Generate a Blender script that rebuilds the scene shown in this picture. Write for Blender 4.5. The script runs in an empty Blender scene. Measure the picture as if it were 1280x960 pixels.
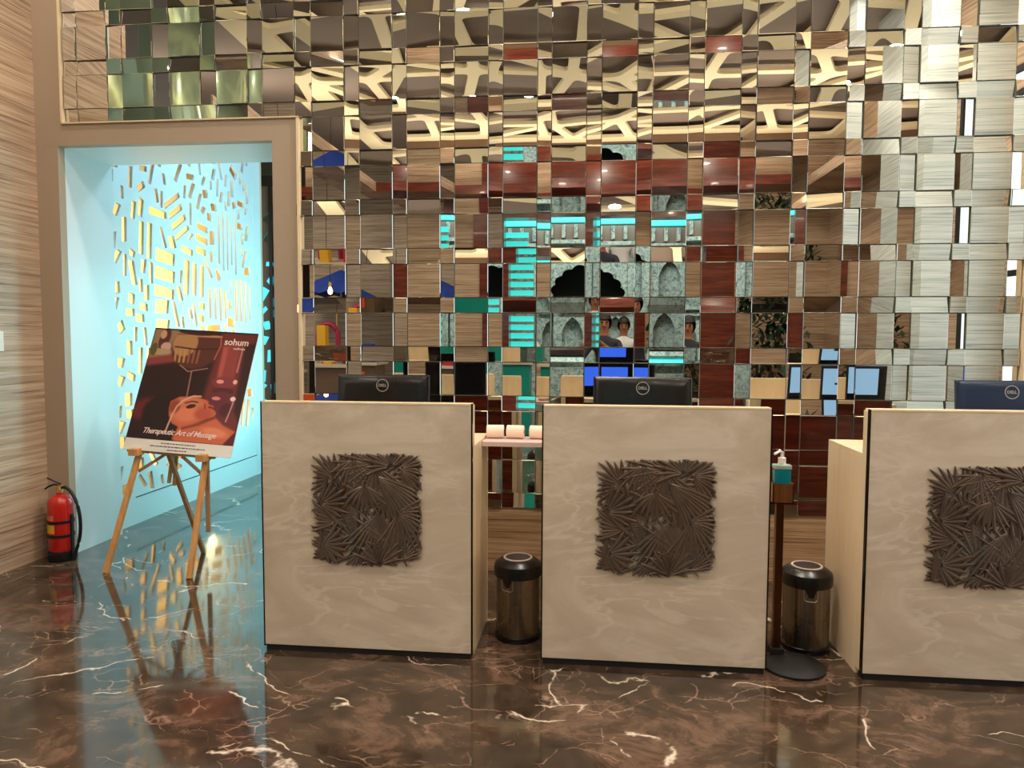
import bpy, bmesh, math, random
import numpy as np
from mathutils import Vector, Matrix
from mathutils.geometry import tessellate_polygon

S = bpy.context.scene
COL = S.collection
PI = math.pi
rnd = random.Random(7)

# ------------------------------------------------------------------ camera
F, YAW, PITCH, ROLL, CH, CD = 906.8, 0.10416, 0.06185, 0.00413, 1.4348, 4.4025
def cam_axes():
    cy, sy = math.cos(YAW), math.sin(YAW)
    f = Vector((-sy, cy, 0)); r = Vector((cy, sy, 0)); u = Vector((0, 0, 1))
    f2 = f*math.cos(PITCH) - u*math.sin(PITCH); u2 = u*math.cos(PITCH) + f*math.sin(PITCH)
    r3 = r*math.cos(ROLL) + u2*math.sin(ROLL); u3 = u2*math.cos(ROLL) - r*math.sin(ROLL)
    return r3, u3, f2
cr, cu, cf = cam_axes()
cam = bpy.data.objects.new('camera', bpy.data.cameras.new('camera'))
COL.objects.link(cam)
m = Matrix((( cr.x, cu.x, -cf.x, 0), (cr.y, cu.y, -cf.y, -CD), (cr.z, cu.z, -cf.z, CH), (0, 0, 0, 1)))
cam.matrix_world = m
cam.data.sensor_width = 36; cam.data.lens = F*36/1280; cam.data.clip_start = 0.02; cam.data.clip_end = 200
S.camera = cam

# ------------------------------------------------------------------ world, exposure
S.view_settings.view_transform = 'Standard'; S.view_settings.look = 'None'
S.view_settings.gamma = 1; S.view_settings.use_curve_mapping = False
S.view_settings.exposure = 0.08
W = bpy.data.worlds.new('world'); S.world = W; W.use_nodes = True
bg = W.node_tree.nodes['Background']; bg.inputs[0].default_value = (0.80, 0.86, 0.90, 1); bg.inputs[1].default_value = 0.6

# ------------------------------------------------------------------ lights
def area(name, loc, direction, sx, sy, power, col, shape='RECTANGLE'):
    l = bpy.data.lights.new(name, 'AREA'); l.shape = shape; l.size = sx; l.size_y = sy
    l.energy = power; l.color = col
    o = bpy.data.objects.new(name, l); COL.objects.link(o); o.location = loc
    o.rotation_euler = Vector(direction).to_track_quat('-Z', 'Y').to_euler()
    return o
WARM = (1.0, 0.90, 0.79)
# unseen uplights added to brighten the ceiling lattice
area('added_uplight', (-0.2, -0.14, 4.22), (0, -0.75, 0.66), 6.5, 0.10, 95, WARM)
area('added_uplight', (3.35, -4.9, 3.72), (-0.35, 0, 1), 0.3, 5.0, 80, WARM)
area('added_uplight', (-0.2, -7.05, 3.80), (0, 0.5, 1), 6.6, 0.3, 68, WARM)
area('added_uplight', (-3.35, -4.6, 3.72), (0.4, 0, 1), 0.3, 3.6, 32, WARM)
# tall side window added to light the pier and the left wall
area('added_window_light', (3.70, -1.30, 1.95), (-1, 0, 0), 1.9, 3.2, 27, (0.88, 0.96, 1.0))
# unseen downlights added to light desks and lobby (rings built further down)
DOWN = [(-2.4, -2.4), (-0.6, -2.5), (1.2, -2.5), (2.7, -2.3), (-1.6, -5.4), (0.3, -5.6), (2.2, -5.4), (-3.0, -0.75), (0.2, -0.7), (1.9, -0.7)]
for (x, y) in DOWN:
    area('added_downlight', (x, y, 4.585), (0, 0, -1), 0.16, 0.16, (16 if x < -2.8 else 36 if x < -2 else 50) if y > -4 else 30, WARM, 'DISK')
# daylight from the glazed side and entrance (soft)
area('daylight', (-8.6, -5.5, 2.4), (1, 0.25, -0.05), 5.0, 3.6, 55, (1.0, 0.97, 0.92))
# cyan wash in the portal corridor, warm wash in the cavity behind the cut screen
area('cyan_wash', (-2.3, 1.5, 3.85), (-0.75, 0, -0.8), 0.3, 2.6, 72, (0.50, 0.80, 1.0))
area('cyan_wash', (-2.02, 2.3, 1.3), (-1, 0, 0.0), 1.6, 1.6, 42, (0.30, 0.93, 1.0))
area('warm_wash', (-3.62, 1.9, 0.35), (-0.35, 0, 1), 0.1, 2.2, 26, (1.0, 0.68, 0.26))
area('warm_wash', (-3.56, 2.0, 1.6), (-1, 0, 0), 1.5, 1.9, 45, (1.0, 0.68, 0.24))
area('cyan_wash', (-2.9, 3.7, 3.6), (-.5, .5, -1), .5, .5, 12, (.8, .9, 1))  # unseen lamp added to brighten the dark corridor end
area('cyan_wash', (-3.0, 4.9, 2.6), (-0.4, 0.1, -0.4), 1.0, 1.0, 30, (0.3, 0.85, 1.0))
# teal lit courtyard seen only in the mirrors
area('teal_wash', (0.2, -8.4, 4.3), (0, -1, -0.7), 3.6, 0.3, 150, (0.84, 0.97, 0.95))
area('cafe_fill', (-5.6, -5.4, 4.3), (0, 0, -1), 1.6, 1.6, 130, (1.0, 0.86, 0.68))  # unseen lamp added to warm the cafe wall

# ------------------------------------------------------------------ helpers
def finish(bm, smooth=False, angle=None):
    me = bpy.data.meshes.new('mesh'); bm.to_mesh(me); bm.free()
    if smooth:
        for p in me.polygons: p.use_smooth = True
        if angle: me.set_sharp_from_angle(angle=angle)
    return me
def obj(name, bm, mat, parent=None, smooth=False, angle=0.6, loc=None):
    me = bm if isinstance(bm, bpy.types.Mesh) else finish(bm, smooth, angle)
    me.name = name
    for mm in (mat if isinstance(mat, (list, tuple)) else [mat]): me.materials.append(mm)
    o = bpy.data.objects.new(name, me); COL.objects.link(o)
    if parent is not None: o.parent = parent
    if loc is not None: o.location = loc
    return o
def tag(o, label=None, cat=None, group=None, kind=None):
    if label: o['label'] = label
    if cat: o['category'] = cat
    if group: o['group'] = group
    if kind: o['kind'] = kind
    return o
def thing(name, label, cat, loc=(0, 0, 0), rz=0, group=None):
    o = bpy.data.objects.new(name, None); o.empty_display_size = 0.05; COL.objects.link(o)
    o.location = loc; o.rotation_euler = (0, 0, rz)
    return tag(o, label, cat, group)
def dup(root, loc, rz=None, label=None, group=None):
    r = root.copy(); COL.objects.link(r); r.location = loc
    if rz is not None: r.rotation_euler = (0, 0, rz)
    if label: r['label'] = label
    if group: r['group'] = group
    for ch in list(root.children):
        c = ch.copy(); COL.objects.link(c); c.parent = r
        for g in list(ch.children):
            d = g.copy(); COL.objects.link(d); d.parent = c
    return r
def box(bm, x0, x1, y0, y1, z0, z1, bev=0, mi=0, M=None):
    vs = [bm.verts.new(Vector(p)) for p in ((x0,y0,z0),(x1,y0,z0),(x1,y1,z0),(x0,y1,z0),(x0,y0,z1),(x1,y0,z1),(x1,y1,z1),(x0,y1,z1))]
    fs = [bm.faces.new([vs[i] for i in q]) for q in ((3,2,1,0),(4,5,6,7),(0,1,5,4),(1,2,6,5),(2,3,7,6),(3,0,4,7))]
    for f in fs: f.material_index = mi
    if M is not None: bmesh.ops.transform(bm, matrix=M, verts=vs)
    if bev:
        es = list({e for f in fs for e in f.edges})
        bmesh.ops.bevel(bm, geom=es, offset=bev, segments=2, affect='EDGES', profile=0.7)
    return vs
def lathe(bm, prof, n=32, c=(0, 0), mi=0, M=None):
    rings = []; allv = []
    for (r, z) in prof:
        if r < 1e-5: ring = [bm.verts.new((c[0], c[1], z))]
        else: ring = [bm.verts.new((c[0]+r*math.cos(2*PI*k/n), c[1]+r*math.sin(2*PI*k/n), z)) for k in range(n)]
        rings.append(ring); allv += ring
    for a, b in zip(rings[:-1], rings[1:]):
        for k in range(n):
            k2 = (k+1) % n
            if len(a) == 1 and len(b) == 1: continue
            if len(a) == 1: f = bm.faces.new((a[0], b[k2], b[k])) if False else bm.faces.new((a[0], b[k], b[k2]))
            elif len(b) == 1: f = bm.faces.new((a[k], b[0], a[k2]))
            else: f = bm.faces.new((a[k], b[k], b[k2], a[k2]))
            f.material_index = mi
    if M is not None: bmesh.ops.transform(bm, matrix=M, verts=allv)
    return allv
def tube(bm, pts, r, n=10, mi=0, caps=True, rs=None):
    pts = [Vector(p) for p in pts]; rings = []
    up = Vector((0, 0, 1))
    for i, p in enumerate(pts):
        t = (pts[min(i+1, len(pts)-1)] - pts[max(i-1, 0)]).normalized()
        a = t.cross(up) if abs(t.dot(up)) < 0.95 else t.cross(Vector((0, 1, 0)))
        a.normalize(); b = t.cross(a).normalized()
        rr = rs[i] if rs else r
        rings.append([bm.verts.new(p + a*rr*math.cos(2*PI*k/n) + b*rr*math.sin(2*PI*k/n)) for k in range(n)])
    for A, B in zip(rings[:-1], rings[1:]):
        for k in range(n):
            f = bm.faces.new((A[k], A[(k+1) % n], B[(k+1) % n], B[k])); f.material_index = mi
    if caps:
        bm.faces.new(rings[0][::-1]).material_index = mi; bm.faces.new(rings[-1]).material_index = mi
def bar(bm, a, b, w, d, up=(0, 1, 0), bev=0, mi=0):
    # rectangular stick from a to b: w across, d along 'up'
    a = Vector(a); b = Vector(b); t = (b-a); L = t.length; t.normalize()
    u = Vector(up); s = t.cross(u).normalized(); u = s.cross(t).normalized()
    M = Matrix(((s.x, u.x, t.x, a.x), (s.y, u.y, t.y, a.y), (s.z, u.z, t.z, a.z), (0, 0, 0, 1)))
    box(bm, -w/2, w/2, -d/2, d/2, 0, L, bev, mi, M)
def bez(p0, p1, p2, p3, n=14):
    out = []
    for i in range(n+1):
        t = i/n; a = 1-t
        out.append(tuple(a**3*p0[k]+3*a*a*t*p1[k]+3*a*t*t*p2[k]+t**3*p3[k] for k in range(3)))
    return out
def new(): return bmesh.new()
def hole_plate(outer, holes, th):
    """flat plate in local XY with real cut-outs, thickness th along Z"""
    cu_ = bpy.data.curves.new('plate', 'CURVE'); cu_.dimensions = '2D'; cu_.fill_mode = 'BOTH'; cu_.extrude = th/2
    for poly in [outer]+holes:
        s = cu_.splines.new('POLY'); s.points.add(len(poly)-1)
        for i, p in enumerate(poly): s.points[i].co = (p[0], p[1], 0, 1)
        s.use_cyclic_u = True
    o = bpy.data.objects.new('plate', cu_); COL.objects.link(o)
    bpy.context.view_layer.update()
    me = bpy.data.meshes.new_from_object(o.evaluated_get(bpy.context.evaluated_depsgraph_get()))
    bpy.data.objects.remove(o)
    return me
def text_mesh(s, size, ext=0.0006, shear=0, align='CENTER', bold=0.0, spacing=1.0):
    c = bpy.data.curves.new('txt', 'FONT'); c.body = s; c.size = size; c.extrude = ext; c.shear = shear
    c.align_x = align; c.align_y = 'CENTER'; c.offset = bold; c.resolution_u = 3; c.space_character = spacing
    o = bpy.data.objects.new('txt', c); COL.objects.link(o); bpy.context.view_layer.update()
    me = bpy.data.meshes.new_from_object(o.evaluated_get(bpy.context.evaluated_depsgraph_get()))
    bpy.data.objects.remove(o)
    return me

# ------------------------------------------------------------------ materials
def lin(c):
    f = lambda v: v/12.92 if v <= .04045 else ((v+.055)/1.055)**2.4
    return tuple(f(v/255) for v in c)+(1,)
def mat(name, col, rough=0.5, metal=0.0, spec=0.5, coat=0, emis=None, es=0, trans=0, ior=1.45):
    mt = bpy.data.materials.new(name); mt.use_nodes = True
    b = mt.node_tree.nodes['Principled BSDF']
    b.inputs['Base Color'].default_value = lin(col); b.inputs['Roughness'].default_value = rough
    b.inputs['Metallic'].default_value = metal; b.inputs['Specular IOR Level'].default_value = spec
    b.inputs['Coat Weight'].default_value = coat; b.inputs['IOR'].default_value = ior
    b.inputs['Transmission Weight'].default_value = trans
    if emis: b.inputs['Emission Color'].default_value = lin(emis); b.inputs['Emission Strength'].default_value = es
    # every material is procedural: faint tonal variation
    nt = mt.node_tree; n = nt.nodes.new('ShaderNodeTexNoise'); n.inputs['Scale'].default_value = 6; n.inputs['Detail'].default_value = 4
    tc = nt.nodes.new('ShaderNodeTexCoord'); nt.links.new(tc.outputs['Object'], n.inputs['Vector'])
    hs = nt.nodes.new('ShaderNodeMapRange'); hs.inputs['To Min'].default_value = max(0, rough-.04); hs.inputs['To Max'].default_value = rough+.04
    if metal < 1 or rough > .02:
        nt.links.new(n.outputs['Fac'], hs.inputs['Value']); nt.links.new(hs.outputs['Result'], b.inputs['Roughness'])
    return mt
class NT:
    def __init__(s, name, **kw):
        s.m = mat(name, kw.pop('col', (128, 128, 128)), **kw); s.nt = s.m.node_tree; s.b = s.nt.nodes['Principled BSDF']
        s.tc = s.nt.nodes.new('ShaderNodeTexCoord')
    def n(s, t, **kw):
        nd = s.nt.nodes.new(t)
        for k, v in kw.items():
            if k in nd.inputs: nd.inputs[k].default_value = v
            else: setattr(nd, k, v)
        return nd
    def l(s, a, b): s.nt.links.new(a, b)
    def mp(s, scale=(1, 1, 1), rot=(0, 0, 0), loc=(0, 0, 0), src=None):
        q = s.n('ShaderNodeMapping'); q.inputs['Scale'].default_value = scale; q.inputs['Rotation'].default_value = rot; q.inputs['Location'].default_value = loc
        s.l(src or s.tc.outputs['Object'], q.inputs['Vector']); return q.outputs['Vector']
    def noise(s, vec, scale, detail=5, rough=.55, dist=0):
        q = s.n('ShaderNodeTexNoise'); q.inputs['Scale'].default_value = scale; q.inputs['Detail'].default_value = detail
        q.inputs['Roughness'].default_value = rough; q.inputs['Distortion'].default_value = dist
        s.l(vec, q.inputs['Vector']); return q.outputs['Fac']
    def ramp(s, fac, stops):
        q = s.n('ShaderNodeValToRGB'); cr_ = q.color_ramp
        while len(cr_.elements) > 1: cr_.elements.remove(cr_.elements[-1])
        cr_.elements[0].position = stops[0][0]; cr_.elements[0].color = stops[0][1]
        for p, c in stops[1:]:
            e = cr_.elements.new(p); e.color = c
        s.l(fac, q.inputs['Fac']); return q.outputs['Color']
    def mix(s, fac, a, b, mode='MIX'):
        q = s.n('ShaderNodeMix'); q.data_type = 'RGBA'; q.blend_type = mode
        if isinstance(fac, (int, float)): q.inputs['Factor'].default_value = fac
        else: s.l(fac, q.inputs['Factor'])
        for i, v in ((6, a), (7, b)):
            if isinstance(v, tuple): q.inputs[i].default_value = v
            else: s.l(v, q.inputs[i])
        return q.outputs[2]
    def bump(s, h, st=.1, d=.01):
        q = s.n('ShaderNodeBump'); q.inputs['Strength'].default_value = st; q.inputs['Distance'].default_value = d
        s.l(h, q.inputs['Height']); s.l(q.outputs[0], s.b.inputs['Normal'])
def g(v): return (v, v, v, 1)

def travertine(name, c0, c1, c2, streak, rough=.35, rot=(0, 0, 0), sc=1.0):
    t = NT(name, rough=rough)
    w = t.mp((.4*sc, .4*sc, 17*sc), rot)
    n1 = t.noise(w, 2.2, 7, .62, .5)
    w2 = t.mp((.7*sc, .7*sc, 58*sc), rot, (3, 1, 2)); n2 = t.noise(w2, 2.0, 6, .65, .3)
    w3 = t.mp((.35, .35, 1.6), rot, (7, 5, 1)); n3 = t.noise(w3, 1.5, 3, .5)
    base = t.ramp(n1, [(.28, lin(c0)), (.47, lin(c1)), (.60, lin(c2)), (.78, lin(c1))])
    dk = t.ramp(n2, [(.36, g(1)), (.47, g(0)), (.60, g(0)), (.72, g(.55))])
    a = t.mix(dk, base, lin(streak))
    q = t.n('ShaderNodeMix'); q.data_type = 'RGBA'; q.blend_type = 'MIX'; q.inputs['Factor'].default_value = .8
    t.l(base, q.inputs[6]); t.l(a, q.inputs[7])
    tone = t.ramp(n3, [(.3, g(.80)), (.7, g(1.08))])
    fin = t.mix(1.0, q.outputs[2], tone, 'MULTIPLY')
    t.l(fin, t.b.inputs['Base Color']); t.bump(n2, .12, .004)
    return t.m
M_trav = travertine('travertine_warm', (146, 118, 94), (180, 152, 126), (200, 176, 150), (104, 74, 54))
M_trav_daylit = travertine('travertine_daylit', (182, 196, 194), (210, 219, 216), (226, 233, 230), (134, 150, 154), sc=.9)  # daylight on the pier is put into this paler stone colour
M_trav_plinth = travertine('travertine_plinth', (142, 106, 72), (172, 134, 96), (196, 160, 120), (96, 64, 40), .25)

def floor_mat():
    t = NT('floor_marble', rough=.06, spec=.6)
    o = t.tc.outputs['Object']
    dn = t.n('ShaderNodeTexNoise'); dn.inputs['Scale'].default_value = 1.1; dn.inputs['Detail'].default_value = 6; t.l(o, dn.inputs['Vector'])
    add = t.n('ShaderNodeVectorMath'); add.operation = 'MULTIPLY_ADD'; t.l(dn.outputs['Color'], add.inputs[0]); add.inputs[1].default_value = (1.1, 1.1, 1.1); t.l(o, add.inputs[2])
    v = add.outputs[0]
    def veins(scale, rot, stretch, w0, w1, loc=(0, 0, 0)):
        q = t.n('ShaderNodeTexVoronoi'); q.feature = 'DISTANCE_TO_EDGE'; q.inputs['Scale'].default_value = scale
        t.l(t.mp(stretch, rot, loc, v), q.inputs['Vector'])
        return t.ramp(q.outputs['Distance'], [(0, g(1)), (w0, g(.7)), (w1, g(0))])
    v1 = veins(.85, (0, 0, .5), (1, 2.3, 1), .0025, .009)
    v2 = veins(2.6, (0, 0, -.35), (1, 2.4, 1), .004, .014, (3, 7, 0))
    v3 = veins(6.5, (0, 0, .9), (1, 1.5, 1), .012, .035, (1, 4, 0))
    m1 = t.ramp(t.noise(t.mp((1, 1, 1), (0, 0, 0), (5, 2, 0)), 3.4, 6), [(.50, g(0)), (.54, g(1))])
    m2 = t.ramp(t.noise(t.mp((1, 1, 1), (0, 0, 0), (1, 9, 0)), 4.2, 6), [(.50, g(0)), (.56, g(.6))])
    m3 = t.ramp(t.noise(t.mp((1, 1, 1), (0, 0, 0), (8, 3, 0)), 2.6, 4), [(.56, g(0)), (.64, g(.55))])
    mot = t.noise(t.mp((1, 1.5, 1), (0, 0, .4)), 2.6, 10, .66, .8)
    base = t.ramp(mot, [(.32, lin((44, 34, 27))), (.45, lin((62, 49, 39))), (.53, lin((77, 60, 47))), (.60, lin((108, 84, 69))), (.66, lin((80, 62, 49))), (.76, lin((60, 50, 40)))])
    mot2 = t.ramp(t.noise(t.mp((1, 1, 1), (0, 0, 0), (2, 2, 0)), 5.5, 8, .7, 2.0), [(.40, g(.72)), (.60, g(1.12))])
    c = t.mix(1.0, base, mot2, 'MULTIPLY')
    for vv, mm, colr in ((v3, m3, (196, 158, 134)), (v2, m2, (176, 138, 120)), (v1, m1, (232, 214, 194))):
        f = t.n('ShaderNodeMath'); f.operation = 'MULTIPLY'; t.l(vv, f.inputs[0]); t.l(mm, f.inputs[1])
        c = t.mix(f.outputs[0], c, lin(colr))
    t.l(c, t.b.inputs['Base Color'])
    t.b.inputs['IOR'].default_value = 1.62
    for l in list(t.nt.links):
        if l.to_socket == t.b.inputs['Roughness']: t.nt.links.remove(l)
    t.b.inputs['Roughness'].default_value = .075
    return t.m
M_floor = floor_mat()

def cream_marble():
    t = NT('cream_marble', rough=.22)
    w = t.mp((1, 1, 2.2), (0, .45, 0))
    n1 = t.noise(w, 1.3, 7, .6, 1.8)
    base = t.ramp(n1, [(.30, lin((192, 175, 155))), (.50, lin((206, 190, 170))), (.62, lin((218, 204, 186))), (.75, lin((202, 186, 166)))])
    n2 = t.noise(t.mp((1, 1, 3.2), (0, .5, 0), (4, 0, 2)), 1.6, 5, .5, 1.4)
    vn = t.ramp(n2, [(.46, g(0)), (.505, g(.6)), (.53, g(0))])
    mk = t.ramp(t.noise(t.mp(loc=(2, 5, 7)), 2.1, 3), [(.45, g(0)), (.6, g(1))])
    f = t.n('ShaderNodeMath'); f.operation = 'MULTIPLY'; t.l(vn, f.inputs[0]); t.l(mk, f.inputs[1])
    c = t.mix(f.outputs[0], base, lin((226, 214, 196)))
    t.l(c, t.b.inputs['Base Color']); return t.m
M_cream = cream_marble()
def cream_wood():
    t = NT('cream_laminate', rough=.35)
    n1 = t.noise(t.mp((5, 5, .7)), 1.6, 6, .6, .6)
    t.l(t.ramp(n1, [(.3, lin((214, 190, 152))), (.55, lin((228, 206, 172))), (.8, lin((218, 194, 158)))]), t.b.inputs['Base Color']); return t.m
M_wing = cream_wood()
def mahogany():
    t = NT('mahogany', rough=.22, coat=.3)
    n1 = t.noise(t.mp((.8, .8, 9)), 1.8, 7, .6, .9)
    t.l(t.ramp(n1, [(.3, lin((72, 26, 16))), (.5, lin((104, 40, 26))), (.65, lin((126, 54, 36))), (.8, lin((84, 30, 20)))]), t.b.inputs['Base Color']); return t.m
M_mahog = mahogany()
def oak(name, a, b_, rot=(0, 0, 0)):
    t = NT(name, rough=.45)
    n1 = t.noise(t.mp((22, 22, 2.0), rot), 1.6, 6, .6, .6)
    t.l(t.ramp(n1, [(.3, lin(a)), (.7, lin(b_))]), t.b.inputs['Base Color']); return t.m
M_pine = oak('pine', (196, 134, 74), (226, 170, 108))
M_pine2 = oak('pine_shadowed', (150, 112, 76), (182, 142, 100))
def brushed(name, col, rough=.28, metal=1.0, zs=.3):
    t = NT(name, col=col, rough=rough, metal=metal)
    n1 = t.noise(t.mp((60, 60, zs)), 2, 4)
    t.l(t.ramp(n1, [(.3, lin(tuple(int(c*.8) for c in col))), (.7, lin(col))]), t.b.inputs['Base Color'])
    return t.m
M_steel = brushed('brushed_steel', (150, 138, 124))
M_bronze = brushed('bronze_pole', (118, 78, 48), .25)
M_copper = brushed('copper_holder', (214, 150, 96), .3)
M_mirror = mat('mirror_glass', (222, 222, 214), rough=.0, metal=1.0)
M_medge = mat('mirror_edge', (120, 124, 118), rough=.3, metal=.6)
M_back = mat('mirror_backing', (40, 34, 30), rough=.6)
M_beige = mat('beige_paint', (170, 151, 130), rough=.45)
M_reveal = mat('white_satin_paint', (214, 226, 230), rough=.3)
M_screen = mat('screen_white_paint', (216, 226, 228), rough=.35)
M_cavity = mat('cavity_plaster', (196, 176, 140), rough=.8)
M_brown = mat('dark_brown_panel', (110, 84, 66), rough=.3)
M_taupe = mat('taupe_ceiling', (132, 116, 104), rough=.7)
M_lattice = mat('cream_lattice', (250, 234, 192), rough=.6)
M_black = mat('black_plastic', (16, 15, 16), rough=.28)
M_matte = mat('matte_black', (22, 20, 20), rough=.6)
M_dark = mat('dark_bronze_trim', (48, 42, 34), rough=.25, metal=.7)
M_logo = mat('logo_silver', (176, 168, 164), rough=.3, metal=.5)
M_red = mat('extinguisher_red', (190, 28, 22), rough=.25, coat=.5)
M_yellow = mat('yellow_label', (224, 170, 40), rough=.5)
M_pinklab = mat('faded_label', (206, 112, 84), rough=.5)
M_brass = mat('brass', (214, 178, 110), rough=.3, metal=.9)
M_rubber = mat('black_rubber', (18, 18, 20), rough=.45)
M_paper = mat('white_paper', (236, 214, 196), rough=.9)
M_core = mat('cardboard_core', (120, 84, 58), rough=.9)
M_shelf = mat('pink_white_shelf', (224, 198, 192), rough=.2)
M_white = mat('white_plastic', (232, 228, 220), rough=.35)
M_teal = mat('teal_gel', (14, 142, 160), rough=.1, trans=.25)
M_clear = mat('clear_bottle', (190, 214, 206), rough=.1, trans=.4)
M_green = mat('pale_green_column', (176, 196, 166), rough=.12, metal=.5)
M_scr_blue = mat('screen_blue', (30, 60, 200), rough=.3, emis=(60, 110, 250), es=1.0)
M_scr_off = mat('screen_off', (24, 26, 32), rough=.12)
M_scr_pale = mat('screen_pale', (120, 150, 190), rough=.3, emis=(150, 195, 235), es=.8)
M_carved = NT('carved_stone', rough=.7)
_n = M_carved.noise(M_carved.mp((1, 1, 1)), 14, 6, .7, 1.0)
M_carved.l(M_carved.ramp(_n, [(.38, lin((110, 124, 120))), (.5, lin((176, 186, 178))), (.65, lin((206, 212, 202)))]), M_carved.b.inputs['Base Color'])
M_carved.bump(_n, .8, .04); M_carved = M_carved.m
M_teallit = mat('teal_lightbox', (40, 200, 200), rough=.4, emis=(70, 220, 215), es=1.1)
M_cyanlit = mat('cyan_reflection_glow', (60, 200, 230), rough=.4, emis=(90, 215, 240), es=1.1)  # glow for the sheet added behind the stand-in lattice
M_bulb = mat('bulb_glow', (255, 210, 150), rough=.3, emis=(255, 200, 130), es=7)
M_down = mat('added_downlight_ring', (226, 220, 210), rough=.4)
M_blue = mat('blue_canvas', (30, 60, 150), rough=.7)
M_magenta = mat('magenta_letter', (150, 34, 70), rough=.4)
M_orange = mat('orange_panel', (220, 84, 30), rough=.5)
M_skin = mat('skin', (158, 104, 76), rough=.5)
M_hair = mat('black_hair', (18, 15, 14), rough=.5)
M_shirt = mat('white_shirt', (224, 226, 230), rough=.8)
M_shirt2 = mat('dark_shirt', (44, 46, 56), rough=.8)
M_trou = mat('dark_trousers', (30, 30, 36), rough=.8)
def ornament_mat():
    t = NT('oxidised_metal_leaves', col=(84, 68, 58), rough=.34, metal=.45)
    n1 = t.noise(t.mp(), 5, 4)
    t.l(t.ramp(n1, [(.3, lin((72, 58, 50))), (.5, lin((104, 86, 74))), (.7, lin((90, 84, 76)))]), t.b.inputs['Base Color']); return t.m
M_leafmetal = ornament_mat()

# ------------------------------------------------------------------ setting
LX, RX, CZ = -3.52, 3.72, 4.70
def struct(name, bm, mt, parent=None, smooth=False):
    o = obj(name, bm, mt, parent, smooth)
    if parent is None: o['kind'] = 'structure'
    return o
bm = new(); box(bm, -9.5, 4.6, -13.5, 6.2, -.12, 0); struct('floor', bm, M_floor)
bm = new(); box(bm, -9.5, 4.2, -13.5, 0.3, CZ, CZ+.12); ceil = struct('ceiling', bm, M_taupe)
bm = new(); box(bm, LX-.12, LX, -.80, -0.001, 0, CZ); struct('wall_left', bm, M_trav)
bm = new(); box(bm, RX, RX+.15, -13.5, -2.3, 0, CZ); box(bm, RX, RX+.15, -.30, .3, 0, CZ); box(bm, RX, RX+.15, -2.3, -.30, 0, .3); box(bm, RX, RX+.15, -2.3, -.30, 3.6, CZ)
wr = struct('wall_right', bm, M_trav)
bm = new()
for z in (.3, 1.95, 3.56): box(bm, RX-.03, RX+.03, -2.3, -.30, z, z+.05)
for y in (-2.3, -1.32, -.34): box(bm, RX-.03, RX+.03, y, y+.04, .3, 3.6)
struct('added_window_1', bm, M_matte)  # bars of the added side window
bm = new(); box(bm, 2.96, RX, -3.6, -2.6, 0, CZ); struct('wall_pier', bm, M_trav_daylit)

# back wall carrying the mirror mosaic, its stone plinth and the portal
PX0, PX1, PZ = -3.37, -1.95, 2.65           # portal opening
bm = new()
box(bm, PX1+.06, RX, .012, .30, .0, CZ)
box(bm, LX, PX1+.06, .012, .30, PZ+.06, CZ)
box(bm, LX-.12, PX0-.03, .012, .30, 0, PZ+.06)
wall_back = struct('wall_back', bm, M_back)
# plinth stones
px = -1.79
k = 0
while px < 2.55:
    w_ = min(1.18, 2.55-px)
    bm = new(); box(bm, px+.0015, px+w_-.0015, -.012, .012, .0, .402, .002)
    obj('plinth_stone', bm, M_trav_plinth, wall_back); px += w_; k += 1
bm = new(); box(bm, LX, 2.55, -.02, .012, 4.05, CZ); obj('fascia', bm, M_beige, wall_back)

bm = new(); box(bm, 2.60, RX, -.012, .012, 0, CZ); obj('stone_cladding', bm, M_trav, wall_back)

# portal frame: beige face, white satin reveals
bm = new()
box(bm, LX, PX0, -.03, .03, 0, PZ+.001); box(bm, PX1, -1.79, -.03, .03, 0, 2.782)
box(bm, LX, PX1, -.03, .03, PZ, 2.782)
box(bm, LX, -3.335, -.03, .012, 2.782, 4.3)
struct('trim_1', bm, M_beige)
bm = new(); box(bm, -1.79, -1.775, -.045, .02, 0, 2.785); box(bm, -3.335, -3.325, -.045, .02, 2.785, 4.3); box(bm, -3.335, -1.775, -.045, .02, 2.782, 2.79)
struct('trim_2', bm, M_wing)
bm = new(); box(bm, 2.43, 2.60, -.06, .012, 0, 4.3); struct('trim_3', bm, M_wing)
bm = new()
box(bm, LX-.08, PX0, .03, .50, 0, PZ+.3, .002)                # left reveal (solid)
struct('wall_reveal_left', bm, M_reveal)
bm = new(); box(bm, PX0, PX1+.1, .03, .50, PZ, PZ+.10); struct('ceiling_reveal', bm, M_reveal)
bm = new(); box(bm, PX1, PX1+.14, .03, 6.0, 0, 4.2); struct('wall_corridor_right', bm, M_reveal)
bm = new(); box(bm, -5.6, -1.8, .30, 6.0, 4.2, 4.3); struct('ceiling_corridor', bm, M_brown)
bm = new(); box(bm, -5.6, -1.8, 6.0, 6.1, 0, 4.3); struct('wall_corridor_end', bm, M_brown)
bm = new(); box(bm, -4.02, -3.96, .0, 3.14, 0, 4.2); box(bm, -4.02, LX, .30, .36, 0, 4.2); box(bm, -4.02, -3.50, 3.10, 3.16, 0, 4.2); struct('wall_cavity', bm, M_cavity)
bm = new(); box(bm, -5.6, -5.5, 3.1, 6.0, 0, 4.2); struct('wall_corridor_left', bm, M_brown)

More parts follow.
